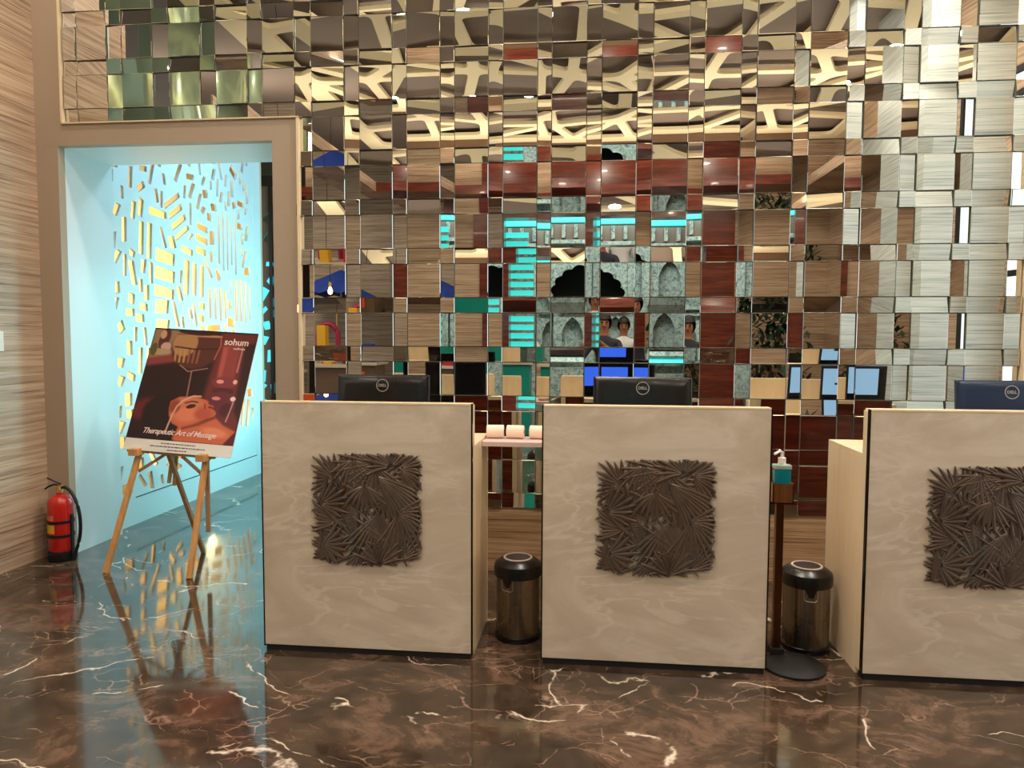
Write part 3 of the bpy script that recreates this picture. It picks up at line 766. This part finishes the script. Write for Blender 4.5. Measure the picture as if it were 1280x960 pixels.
# ------------------------------------------------------------------ monitors
mon = thing('monitor', 'black monitor seen from behind over the desk nearest the easel', 'monitor', (-.985, -.985, .957), 0, 'monitors on the desks')
def mon_shell():
    bm = new()
    prof = [(0, 0), (.004, .005), (.03, .012)]
    w, h = .457, .285
    M = Matrix.Rotation(math.radians(-6), 4, 'X')
    z0 = .018
    v = []
    for (ins, y) in ((0, .0), (.0, -.016), (.012, -.026), (.05, -.034)):
        v.append([bm.verts.new(M @ Vector((sx*(w/2-ins), y, z0+(ins if sz == 0 else h-ins)))) for sx, sz in ((-1, 0), (1, 0), (1, 1), (-1, 1))])
    for a, b in zip(v[:-1], v[1:]):
        for k2 in range(4): bm.faces.new((a[k2], a[(k2+1) % 4], b[(k2+1) % 4], b[k2]))
    bm.faces.new(v[-1]); bm.faces.new(v[0][::-1])
    bmesh.ops.recalc_face_normals(bm, faces=bm.faces)
    bmesh.ops.bevel(bm, geom=[e for e in bm.edges if abs(e.verts[0].co.z-e.verts[1].co.z) > .2], offset=.008, segments=3, affect='EDGES')
    return bm, M
bm, MM = mon_shell(); obj('shell', bm, M_black, mon, True, .5)
bm = new(); box(bm, -.219, .219, .0005, .002, .034, .288, M=MM); obj('screen', bm, M_scr_off, mon)
bm = new(); lathe(bm, [(.0265, 0), (.0305, 0), (.0305, .0015), (.0265, .0015), (.0265, 0)], 36, M=MM @ Matrix.Translation((0, -.0338, .250)) @ Matrix.Rotation(PI/2, 4, 'X')); lg = obj('logo_ring', bm, M_logo, mon, True, .5)
me = text_mesh('DELL', .0185, .0006, bold=.0006); me.transform(MM @ Matrix.Translation((0, -.0348, .250)) @ Matrix.Rotation(PI/2, 4, 'X')); obj('logo_letters', me, M_logo, mon)
bm = new(); box(bm, -.03, .03, -.05, -.02, .01, .16, .004); box(bm, -.11, .11, -.09, .07, 0, .010, .003); obj('stand', bm, M_black, mon, True, .5)
m2 = dup(mon, (.255, -.985, .957), 0, 'black monitor seen from behind over the middle desk')
m3 = dup(mon, (1.865, -.985, .957), 0, 'black monitor with a painted bluish reflection at the right edge, over the third desk')
bm = new(); box(bm, -.15, .04, .002, .003, .13, .270, M=MM); obj('lit_window', bm, M_scr_blue, m2)
bm = new(); box(bm, -.215, .17, .002, .003, .10, .285, M=MM); obj('lit_window', bm, M_scr_pale, m3)
for x in (-.12, -.05):
    bm = new(); box(bm, x-.015, x+.015, .003, .0035, .17, .185, M=MM); obj('dark_box', bm, M_black, m3)
for c in m3.children:
    if c.name.startswith('shell'):
        c.data = c.data.copy(); c.data.materials[0] = mat('blue_reflection_plastic', (28, 44, 70), rough=.3)  # blue reflection put into this monitor's shell colour
bm = new()
kb = thing('keyboard', 'black keyboard on the first desk worktop behind the marble panel', 'keyboard', (-.985, -.84, .957), 0, 'keyboards on the worktops')
bm = new(); box(bm, -.19, .19, -.05, .05, 0, .016, .003); obj('case', bm, M_black, kb)
bm = new()
for i in range(14):
    for j in range(4): box(bm, -.178+i*.0256, -.156+i*.0256, -.042+j*.021, -.025+j*.021, .016, .021)
kk = obj('keys', bm, M_matte, kb); kk['kind'] = 'stuff'
dup(kb, (.29, -.84, .957), 0, 'black keyboard on the middle desk worktop behind the marble panel'); dup(kb, (1.8, -.84, .957), 0, 'black keyboard on the third desk worktop behind the marble panel')

# ------------------------------------------------------------------ pedal bins
bn = thing('waste_bin', 'steel pedal bin with black domed lid in the gap beside the first desk', 'bin', (-.325, -.985, 0), 0, 'steel waste bins between the desks')
bm = new(); lathe(bm, [(0, .022), (.102, .022), (.104, .03), (.104, .315), (.100, .318), (0, .318)], 48); obj('body', bm, M_steel, bn, True, .6)
bm = new(); lathe(bm, [(0, 0), (.106, 0), (.109, .006), (.109, .026), (.103, .030), (0, .030)], 48); obj('base', bm, M_black, bn, True, .6)
bm = new(); lathe(bm, [(.104, .306), (.113, .306), (.115, .312), (.115, .348), (.111, .362), (.086, .382), (.072, .387), (0, .385)], 48); obj('lid', bm, M_black, bn, True, .6)
bm = new(); lathe(bm, [(.060, .386), (.060, .3905), (.069, .3905), (.070, .386)], 48); obj('lid_ring', bm, mat('pale_ring', (206, 190, 180), rough=.35), bn, True, .8)
bm = new(); lathe(bm, [(0, .3862), (.060, .3885)], 40); obj('lid_disc', bm, mat('dark_disc', (58, 44, 44), rough=.35), bn, True)
bm = new()
def wedge(bm, ang0, ang1, z0, z1, r0_, r1_, n=6, taper=.5, mi=0):
    vs = []
    for i in range(n+1):
        a = ang0+(ang1-ang0)*i/n; am = (ang0+ang1)/2; ab = am+(a-am)*taper
        vs.append([bm.verts.new((r*math.cos(b), r*math.sin(b), z)) for r, b, z in ((r0_, a, z1), (r1_, a, z1), (r1_, ab, z0), (r0_, ab, z0))])
    for p, q in zip(vs[:-1], vs[1:]):
        for k2 in range(4): bm.faces.new((p[k2], q[k2], q[(k2+1) % 4], p[(k2+1) % 4]))
    bm.faces.new(vs[0][::-1]); bm.faces.new(vs[-1])
    bmesh.ops.recalc_face_normals(bm, faces=bm.faces)
wedge(bm, math.radians(-128), math.radians(-98), .268, .312, .098, .108, taper=.35); obj('lid_catch', bm, M_black, bn)
bm = new(); tube(bm, [(.106*math.cos(math.radians(a)), .106*math.sin(math.radians(a)), z) for a, z in ((-130, .30), (-129, .262), (-124, .252), (-104, .250), (-98, .258), (-97, .30))], .0016, 6); obj('catch_wire', bm, M_logo, bn, True)
bn2 = dup(bn, (1.025, -.955, 0), .32, 'steel pedal bin with black domed lid behind the sanitizer stand base')

# ------------------------------------------------------------------ sanitizer stand and bottle
sd = thing('sanitizer_stand', 'bronze pole stand on a round black foot beside the middle desk', 'stand', (.912, -1.185, 0))
bm = new(); lathe(bm, [(0, 0), (.130, 0), (.133, .004), (.133, .012), (.12, .020), (.05, .026), (0, .026)], 56); obj('foot', bm, M_matte, sd, True, .7)
PXs, PYs = -.052, .10
bm = new(); box(bm, PXs-.017, PXs+.017, PYs-.017, PYs+.017, .012, .715, .004); obj('pole', bm, M_bronze, sd)
bm = new(); box(bm, PXs-.03, PXs+.03, PYs-.03, PYs+.03, .016, .05, .004); obj('pole_socket', bm, M_matte, sd)
bm = new(); box(bm, PXs-.038, PXs+.052, PYs-.032, PYs-.028, .71, .80); box(bm, PXs-.038, PXs-.034, PYs-.032, PYs+.04, .71, .80); box(bm, PXs+.048, PXs+.052, PYs-.032, PYs+.04, .71, .80); box(bm, PXs-.038, PXs+.052, PYs-.032, PYs+.04, .71, .715); obj('bottle_holder', bm, M_copper, sd)
bt = thing('sanitizer_bottle', 'clear pump bottle of teal gel sitting in the copper holder of the stand', 'bottle', (.912+PXs+.007, -1.185+PYs+.005, .716))
bm = new(); box(bm, -.036, .036, -.026, .026, 0, .145, .010); obj('gel', bm, M_teal, bt, True, .5)
bm = new(); box(bm, -.038, .038, -.028, .028, .145, .165, .008); lathe(bm, [(.026, .160), (.016, .172), (.014, .178)], 20); obj('shoulder', bm, M_clear, bt, True, .5)
bm = new(); lathe(bm, [(0, .172), (.017, .172), (.017, .195), (.007, .198), (.006, .222), (0, .222)], 20); tube(bm, [(0, 0, .218), (-.012, -.01, .226), (-.040, -.026, .214)], .006, 8); obj('pump', bm, M_white, bt, True, .7)
# small white socket/tag and rail reflected beside it
bm = new(); box(bm, 0, .02, 0, .006, 0, .036, .002)

# ------------------------------------------------------------------ fire extinguisher
fe = thing('fire_extinguisher', 'red fire extinguisher with black hose standing at the foot of the portal', 'extinguisher', (-3.37, -.115, 0), 0)
bm = new(); lathe(bm, [(0, .06), (.066, .06), (.074, .075), (.074, .36), (.068, .395), (.045, .418), (.022, .426), (.022, .44), (0, .44)], 40); obj('cylinder', bm, M_red, fe, True, .8)
bm = new(); lathe(bm, [(0, 0), (.07, 0), (.077, .01), (.077, .06), (.070, .064), (0, .064)], 40); obj('foot', bm, M_rubber, fe, True, .7)
for z in (.165, .255):
    bm = new(); lathe(bm, [(.075, z-.009), (.079, z-.009), (.079, z+.009), (.075, z+.009), (.075, z-.009)], 40); obj('strap', bm, M_rubber, fe, True, .5)
bm = new(); box(bm, .072, .082, -.012, .012, .03, .30, .002); obj('bracket', bm, M_rubber, fe)
bm = new(); box(bm, -.086, -.078, -.012, .012, .12, .28, .002); obj('bracket', bm, M_rubber, fe)
def curved_label(z0, z1, a0, a1, mt, nm):
    bm = new(); n = 10; A = []; B = []
    for i in range(n+1):
        a = math.radians(a0+(a1-a0)*i/n); A.append(bm.verts.new((.0752*math.cos(a), .0752*math.sin(a), z0))); B.append(bm.verts.new((.0752*math.cos(a), .0752*math.sin(a), z1)))
    for i in range(n): bm.faces.new((A[i], A[i+1], B[i+1], B[i]))
    obj(nm, bm, mt, fe)
curved_label(.185, .242, -140, -82, M_yellow, 'label'); curved_label(.268, .302, -160, -85, M_pinklab, 'label')
bm = new(); lathe(bm, [(0, .435), (.018, .435), (.02, .455), (.012, .475), (0, .475)], 16); box(bm, -.03, .018, -.010, .010, .468, .488, .003); obj('valve', bm, M_brass, fe, True, .6)
bm = new(); tube(bm, [(.01, 0, .482), (-.03, -.01, .492), (-.065, -.02, .478), (-.085, -.02, .462)], .006, 8); tube(bm, [(.01, 0, .492), (-.03, -.01, .512), (-.07, -.02, .535)], .005, 8); obj('handle', bm, M_rubber, fe, True)
bm = new(); tube(bm, bez((.012, 0, .47), (.10, 0, .50), (.20, -.02, .26), (.115, -.02, .07), 20)+[(.108, -.02, .045)], .0105, 10); obj('hose', bm, M_rubber, fe, True)
bm = new(); tube(bm, [(.114, -.02, .068), (.098, -.02, .012)], .012, 10, rs=[.012, .015]); obj('nozzle', bm, M_matte, fe, True)

# ------------------------------------------------------------------ easel and poster
ez = thing('easel', 'pine wood display easel standing in front of the blue-lit portal', 'easel', (-2.63, -.2, 0))
lean = math.radians(21)
def E_(x, y, z): return (x+2.63, y+.2, z)
PC = Vector((-2.520, -.205, .7224))
Rw = Vector((.7227, -.0371, -.0381)).normalized(); Un = Vector((.055, .2938, .7586)).normalized()
Un = (Un-Rw*Un.dot(Rw)).normalized(); Nn = Rw.cross(Un)      # Nn points to the back? fixed below
if Nn.y > 0: Nn = -Nn                                      # towards the viewer
# front legs pass behind the board and meet at the top
top = PC + Un*.80 - Nn*.035
for foot, knee in (((-2.915, -.333, 0), PC-Rw*.265-Nn*.03), ((-2.355, -.372, 0), PC+Rw*.185-Nn*.03)):
    bm = new(); f_ = Vector(foot); kn = Vector(knee)
    tp = kn + (kn-f_).normalized()*.78
    tp.y = kn.y+.30
    bar(bm, E_(*f_), E_(*kn), .030, .028, (0, 1, .2), .002); bar(bm, E_(*kn), E_(*tp), .030, .022, (0, 1, .2), .002); obj('leg', bm, M_pine, ez)
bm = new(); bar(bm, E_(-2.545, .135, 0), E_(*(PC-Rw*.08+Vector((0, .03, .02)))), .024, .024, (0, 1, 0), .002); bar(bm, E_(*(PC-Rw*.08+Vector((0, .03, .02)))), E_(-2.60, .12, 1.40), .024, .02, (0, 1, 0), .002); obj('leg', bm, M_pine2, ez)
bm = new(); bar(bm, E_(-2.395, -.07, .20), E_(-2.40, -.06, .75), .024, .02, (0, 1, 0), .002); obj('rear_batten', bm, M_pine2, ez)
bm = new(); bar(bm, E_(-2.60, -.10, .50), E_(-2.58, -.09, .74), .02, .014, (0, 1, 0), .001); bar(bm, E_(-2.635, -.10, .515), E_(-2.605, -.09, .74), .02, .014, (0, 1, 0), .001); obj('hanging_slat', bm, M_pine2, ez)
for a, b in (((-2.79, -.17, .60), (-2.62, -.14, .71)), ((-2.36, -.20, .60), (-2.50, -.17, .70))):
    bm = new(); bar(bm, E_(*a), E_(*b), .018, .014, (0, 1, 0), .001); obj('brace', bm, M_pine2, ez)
for s in (-.265, .185):
    bm = new(); q = PC+Rw*s; box(bm, -.03, .03, -.045, .03, -.03, .012, .003, M=Matrix.Translation(Vector(E_(*q)))); obj('peg', bm, M_pine, ez)
bm = new(); bar(bm, E_(*(PC-Rw*.34-Nn*.02+Un*.0)), E_(*(PC+Rw*.25-Nn*.02)), .02, .02, (0, 1, 0), .002); obj('cross_bar', bm, M_pine2, ez)

PW, PH = .7247, .8154
po = thing('spa_poster', 'dark red spa poster board with a reclining woman and pouring pot, on the easel', 'poster', tuple(PC))
MB_ = Matrix(((Rw.x, -Nn.x, Un.x, 0), (Rw.y, -Nn.y, Un.y, 0), (Rw.z, -Nn.z, Un.z, 0), (0, 0, 0, 1)))
bm = new(); box(bm, -PW/2, PW/2, 0, .006, 0, PH, .001, M=MB_); obj('board', bm, M_white, po)
# printed picture: colour laid on a fine grid
def poster_print():
    nx, ny = 210, 220
    u = np.linspace(0, 1, nx+1)[None, :].repeat(ny+1, 0); v = np.linspace(0, 1, ny+1)[:, None].repeat(nx+1, 1)
    img = np.zeros((ny+1, nx+1, 3)); img[:] = (50, 30, 30)
    def put(mask, c): 
        mk = np.clip(mask, 0, 1)[..., None]; img[:] = img*(1-mk)+np.array(c)*mk
    def ell(cx, cy, rx, ry, ang=0, soft=.12):
        a = math.radians(ang); X = u-cx; Y = v-cy; x = X*math.cos(a)+Y*math.sin(a); y = -X*math.sin(a)+Y*math.cos(a)
        d = np.sqrt((x/rx)**2+(y/ry)**2); return np.clip((1-d)/soft+.5, 0, 1)
    def poly(pts, soft=.008):
        d = np.full(u.shape, 1e9); ins = np.zeros(u.shape, bool); n = len(pts)
        for i in range(n):
            x0, y0 = pts[i]; x1, y1 = pts[(i+1) % n]; dx, dy = x1-x0, y1-y0
            t = np.clip(((u-x0)*dx+(v-y0)*dy)/(dx*dx+dy*dy+1e-12), 0, 1)
            d = np.minimum(d, np.hypot(u-x0-t*dx, v-y0-t*dy))
            c = ((y0 > v) != (y1 > v)) & (u < (x1-x0)*(v-y0)/(y1-y0+1e-12)+x0); ins ^= c
        return np.clip(np.where(ins, d, -d)/soft+.5, 0, 1)
    def line(pts, w, soft=.006):
        d = np.full(u.shape, 1e9)
        for (x0, y0), (x1, y1) in zip(pts[:-1], pts[1:]):
            dx, dy = x1-x0, y1-y0; t = np.clip(((u-x0)*dx+(v-y0)*dy)/(dx*dx+dy*dy+1e-12), 0, 1)
            d = np.minimum(d, np.hypot(u-x0-t*dx, v-y0-t*dy))
        return np.clip((w-d)/soft+.5, 0, 1)
    # background: warm top left figure, red band, red right side
    put(poly([(0, 0), (.25, 0), (.25, .26), (0, .30)], .04), (150, 118, 88)); put(ell(.12, .10, .05, .10, 10), (86, 46, 42)); put(ell(.10, .06, .03, .04), (190, 150, 110)); put(ell(.15, .17, .05, .04), (206, 158, 140)); put(ell(.13, .22, .12, .03), (176, 150, 118)); put(ell(.04, .2, .03, .06), (96, 84, 40))
    put(poly([(0, .29), (.25, .23), (.30, .30), (0, .36)], .03), (140, 62, 60))
    put(poly([(.66, 0), (1, 0), (1, 1), (.82, 1), (.62, .6)], .05), (112, 50, 48)); put(poly([(.9, .1), (1, .1), (1, .8), (.93, .7)], .03), (58, 34, 32))
    # pillar
    put(poly([(.70, .12), (.86, .12), (.87, .42), (.70, .42)], .03), (146, 66, 62)); put(poly([(.70, .14), (.75, .14), (.75, .42), (.71, .42)], .02), (178, 84, 78))
    put(ell(.79, .46, .12, .05), (130, 62, 66)); put(ell(.745, .455, .035, .018), (236, 150, 140)); put(ell(.885, .45, .02, .02), (236, 170, 160)); put(ell(.79, .54, .10, .03), (90, 42, 44))
    put(ell(.79, .66, .14, .12), (108, 50, 60)); put(ell(.745, .605, .04, .016), (226, 130, 130)); put(ell(.90, .60, .025, .02), (246, 206, 206)); put(ell(.86, .70, .06, .06), (84, 42, 48))
    put(line([(.91, .62), (.90, .70), (.88, .80)], .006), (200, 150, 150)); put(line([(.885, .14), (.88, .36)], .008), (190, 120, 112))
    # pot
    bowl = ell(.44, .16, .235, .20)*(v > .04); put(bowl, (92, 50, 42)); put(ell(.33, .13, .12, .12)*(v > .05), (176, 128, 84))
    for i in range(6): put(line([(.255+.045*i, .19), (.27+.042*i, .30)], .010)*bowl, (190, 140, 84) if i < 3 else (150, 88, 70))
    put(line([(.24, .03), (.45, .055), (.66, .05)], .010), (188, 130, 104)); put(line([(.24, .165), (.45, .18), (.67, .16)], .006), (60, 34, 34)); put(ell(.44, .02, .2, .03), (64, 34, 32))
    put(line([(.655, .05), (.672, .13), (.64, .26)], .006), (196, 96, 82)); put(line([(.33, .33), (.42, .385), (.60, .345)], .003), (210, 160, 140))
    put(line([(.455, .38), (.462, .5), (.468, .60)], .006), (176, 112, 104))
    # drape left of the hair, hair, face
    put(ell(.13, .74, .15, .10, -12, .5), (108, 40, 44)); put(ell(.26, .78, .17, .17, 0, .25), (44, 28, 28))
    face = poly([(.33, .66), (.40, .615), (.52, .60), (.60, .612), (.66, .625), (.685, .64), (.685, .655), (.70, .665), (.735, .67), (.745, .685), (.735, .70), (.765, .715), (.78, .74), (.765, .765), (.70, .79), (.64, .82), (.56, .86), (.46, .875), (.39, .85), (.345, .78), (.33, .72)], .012)
    put(face, (202, 104, 74)); put(ell(.50, .76, .12, .07, 0, .6)*face, (224, 128, 94)); put(ell(.52, .66, .12, .04, 0, .6)*face, (206, 124, 92)); put(ell(.38, .70, .05, .06, 0, .5)*face, (150, 70, 52))
    put(ell(.66, .75, .08, .05, 0, .6)*face, (186, 88, 70)); put(ell(.53, .690, .045, .018, -15)*face, (70, 34, 30)); put(line([(.47, .665), (.53, .645), (.585, .65)], .006)*face, (90, 44, 36)); put(line([(.655, .665), (.665, .70)], .006)*face, (130, 52, 44))
    put(ell(.715, .688, .03, .010, 10)*face, (158, 56, 56)); put(line([(.70, .685), (.745, .69)], .003)*face, (100, 34, 34))
    put(poly([(.46, .87), (.62, .83), (.78, .77), (.86, .83), (.99, .88), (.90, 1.0), (.42, 1.0)], .02), (206, 104, 74)); put(ell(.80, .90, .12, .04, 8, .6), (228, 138, 104)); put(line([(.50, .885), (.64, .84), (.77, .775)], .010, .02), (134, 60, 46))
    put(line([(.60, .598), (.53, .60), (.45, .64), (.40, .70), (.375, .78), (.36, .87), (.35, .93)], .008), (222, 166, 140))
    put(poly([(.90, 1.0), (.99, .88), (1, .88), (1, 1)], .01), (96, 34, 44)); put(poly([(0, .93), (.35, .94), (.45, 1), (0, 1)], .03), (48, 26, 26))
    put(poly([(0, 0), (1, 0), (1, .012), (0, .012)], .008), (44, 30, 34))
    me = bpy.data.meshes.new('print'); H0 = .075
    vs = []
    for j in range(ny+1):
        for i in range(nx+1):
            p = MB_ @ Vector(((u[j, i]-.5)*PW, -.0008, PH-v[j, i]*(PH-H0))); vs.append(p)
    faces = [(j*(nx+1)+i, (j+1)*(nx+1)+i, (j+1)*(nx+1)+i+1, j*(nx+1)+i+1) for j in range(ny) for i in range(nx)]
    me.from_pydata(vs, [], faces)
    ca = me.color_attributes.new('print', 'FLOAT_COLOR', 'POINT')
    a = img/255; l_ = np.where(a <= .04045, a/12.92, ((a+.055)/1.055)**2.4); buf = np.ones(((ny+1)*(nx+1), 4)); buf[:, :3] = l_.reshape(-1, 3)
    ca.data.foreach_set('color', buf.ravel())
    return me
t = NT('poster_print', rough=.35); at_ = t.n('ShaderNodeAttribute'); at_.attribute_name = 'print'; t.l(at_.outputs['Color'], t.b.inputs['Base Color'])
pr = obj('printed_picture', poster_print(), t.m, po)
def ptext(s, size, x, z, mt, nm, **kw):
    me = text_mesh(s, size, .0004, **kw); me.transform(MB_ @ Matrix.Translation((x, -.0016, z)) @ Matrix.Rotation(PI/2, 4, 'X')); return obj(nm, me, mt, po)
M_ink = mat('print_white', (240, 214, 204), rough=.5); M_ink2 = mat('print_brown', (110, 82, 72), rough=.6)
ptext('sohum', .062, .228, PH-.070, M_ink, 'brand_letters', bold=.0012)
ptext('wellness', .024, .255, PH-.112, M_ink, 'brand_letters')
ptext('Therapeutic Art of Massage', .050, -.015, .128, M_ink, 'script_letters', shear=.35, bold=.0006, spacing=.9)
for i, (w_, z) in enumerate(((.23, .056), (.37, .036), (.13, .016))):
    bm = new(); x = -w_/2
    while x < w_/2:
        l_ = rnd.uniform(.008, .028); box(bm, x, min(x+l_, w_/2), -.0014, -.0006, z-.003, z+.003, M=MB_); x += l_+.005
    obj('small_print', bm, M_ink2, po)['kind'] = 'stuff'

# switch plate on the left wall at the photo's edge
sw = thing('switch_plate', 'pale switch plate on the travertine wall at the left edge', 'switch', (LX, -.40, 1.41))
bm = new(); box(bm, 0, .008, -.045, .045, -.06, .06, .002); obj('plate', bm, M_white, sw)
bm = new(); box(bm, .008, .012, -.018, .018, -.03, .03, .001); obj('rocker', bm, M_white, sw)

# ------------------------------------------------------------------ people reflected in the mirrors
def person(name, label, joints, edges, radii, mats, classify, loc, rz, head, hair=True):
    me = bpy.data.meshes.new('body'); me.from_pydata(joints, edges, [])
    o = bpy.data.objects.new('body', me); COL.objects.link(o)
    sk = o.modifiers.new('skin', 'SKIN'); ss = o.modifiers.new('sub', 'SUBSURF'); ss.levels = 2; ss.render_levels = 2
    for i, r_ in enumerate(radii):
        d = me.skin_vertices[0].data[i]; d.radius = (r_, r_) if not isinstance(r_, tuple) else r_
        d.use_root = (i == 0)
    bpy.context.view_layer.update()
    m2_ = bpy.data.meshes.new_from_object(o.evaluated_get(bpy.context.evaluated_depsgraph_get()))
    bpy.data.objects.remove(o)
    for mm in mats: m2_.materials.append(mm)
    for p in m2_.polygons: p.use_smooth = True; p.material_index = classify(p.center)
    root = thing(name, label, 'person', loc, rz)
    b = bpy.data.objects.new('body', m2_); COL.objects.link(b); b.parent = root
    # hair cap, eyes, nose, mouth
    hx, hy, hz = head
    bm = new(); bmesh.ops.create_uvsphere(bm, u_segments=20, v_segments=14, radius=1)
    for v in bm.verts:
        v.co = Vector((v.co.x*.096, v.co.y*.112-.010, v.co.z*.124+.012))
    dl = [f for f in bm.faces if f.calc_center_median().y > .03 and f.calc_center_median().z < .05]; bmesh.ops.delete(bm, geom=dl, context='FACES')
    bmesh.ops.translate(bm, verts=bm.verts, vec=(hx, hy, hz)); obj('hair', bm, M_hair, root, True)
    for s in (-1, 1):
        bm = new(); bmesh.ops.create_uvsphere(bm, u_segments=10, v_segments=8, radius=.012); bmesh.ops.translate(bm, verts=bm.verts, vec=(hx+s*.032, hy+.082, hz+.0)); obj('eye', bm, M_hair, root, True)
    bm = new(); bmesh.ops.create_cone(bm, segments=8, radius1=.016, radius2=.006, depth=.045, cap_ends=True); bmesh.ops.translate(bm, verts=bm.verts, vec=(hx, hy+.094, hz-.022)); obj('nose', bm, M_skin, root, True)
    bm = new(); box(bm, hx-.024, hx+.024, hy+.078, hy+.088, hz-.062, hz-.052, .003); obj('mouth', bm, mat('lips', (130, 66, 58)), root)
    return root
def body_pose(sh_z, arms, seated=False):
    """standing figure looking along +Y; returns joints, edges, radii"""
    J = [(0, 0, .96), (0, 0, 1.15), (0, 0, 1.33), (0, 0, 1.44), (0, .01, 1.50), (0, .015, 1.56), (0, .02, 1.63), (0, .02, 1.70)]
    R_ = [(.15, .11), (.135, .10), (.155, .11), (.10, .075), .052, .062, (.074, .088), (.055, .07)]
    E = [(i, i+1) for i in range(7)]
    def add(p, r, frm):
        J.append(p); R_.append(r); E.append((frm, len(J)-1)); return len(J)-1
    for s in (-1, 1):
        h = add((s*.10, 0, .88), .095, 0); k = add((s*.115, .015, .48), .062, h); a = add((s*.12, 0, .09), .042, k); f = add((s*.125, .14, .035), .035, a)
        sh = add((s*.185, 0, 1.40), .058, 2); el, wr, hand = arms[0 if s < 0 else 1]
        e = add(el, .043, sh); w = add(wr, .030, e); pm = add(hand, .036, w)
        d = (Vector(hand)-Vector(wr)).normalized(); sd_ = d.cross(Vector((0, 0, 1)));  sd_ = sd_.normalized() if sd_.length > .1 else Vector((1, 0, 0)); cv = Vector((0, 0, 1)) if abs(d.z) < .7 else Vector((0, 1, 0))
        for q, off in enumerate((-.027, -.009, .009, .027)):
            b0 = Vector(hand)+d*.03+sd_*off; L = (.065, .078, .074, .056)[q]
            i1 = add(tuple(b0), .0095, pm); i2 = add(tuple(b0+d*L*.55), .0088, i1); add(tuple(b0+d*L*.8-cv*.02), .008, i2)
        t0 = Vector(hand)-sd_*.032*s; i1 = add(tuple(t0), .011, pm); add(tuple(t0-sd_*.02*s+d*.045), .009, i1)
    return J, E, R_
arms = [((-.33, .12, 1.20), (-.26, .29, 1.36), (-.205, .33, 1.40)), ((.20, .14, 1.20), (-.01, .29, 1.36), (-.055, .33, 1.40))]
J, E, R_ = body_pose(0, arms)
def cls1(c):
    if c.z > 1.475 or (c.z > 1.3 and c.y > .22): return 0
    if c.z > .93: return 1
    return 2 if c.z > .08 else 3
person('photographer', 'person in a dark shirt holding up a phone, reflected in the mirror tiles', J, E, R_, [M_skin, M_shirt2, M_trou, M_matte], cls1, (0.15, -4.88, 0), 0, (0, .02, 1.645))
ph = thing('phone', 'dark phone held up by the reflected photographer', 'phone', (0.02, -4.50, 1.432))
bm = new(); box(bm, -.078, .078, -.005, .004, -.037, .037, .004); obj('case', bm, M_matte, ph)
bm = new()
for dx in (-.06, -.04): lathe(bm, [(0, 0), (.008, 0), (.008, .003), (0, .003)], 16, M=Matrix.Translation((dx, .004, .02)) @ Matrix.Rotation(-PI/2, 4, 'X'))
obj('lens', bm, M_black, ph, True)
arms2 = [((-.26, .04, 1.14), (-.22, .20, .98), (-.20, .28, .96)), ((.26, .04, 1.14), (.22, .20, .98), (.20, .28, .96))]
J, E, R_ = body_pose(0, arms2)
def cls2(c):
    if c.z > 1.475 or c.y > .19 and c.z > .5: return 0
    if c.z > .93: return 1
    return 2 if c.z > .08 else 3
person('staff_member', 'person with black hair in a white shirt, reflected above the middle monitor', J, E, R_, [M_skin, M_shirt, M_trou, M_matte], cls2, (.46, -6.6, 0), .0, (0, .02, 1.645))

# final check: names of the setting keep their kind
for o in S.objects:
    if o.type == 'MESH' and o.parent is None and 'kind' not in o and 'category' not in o: o['kind'] = 'structure'
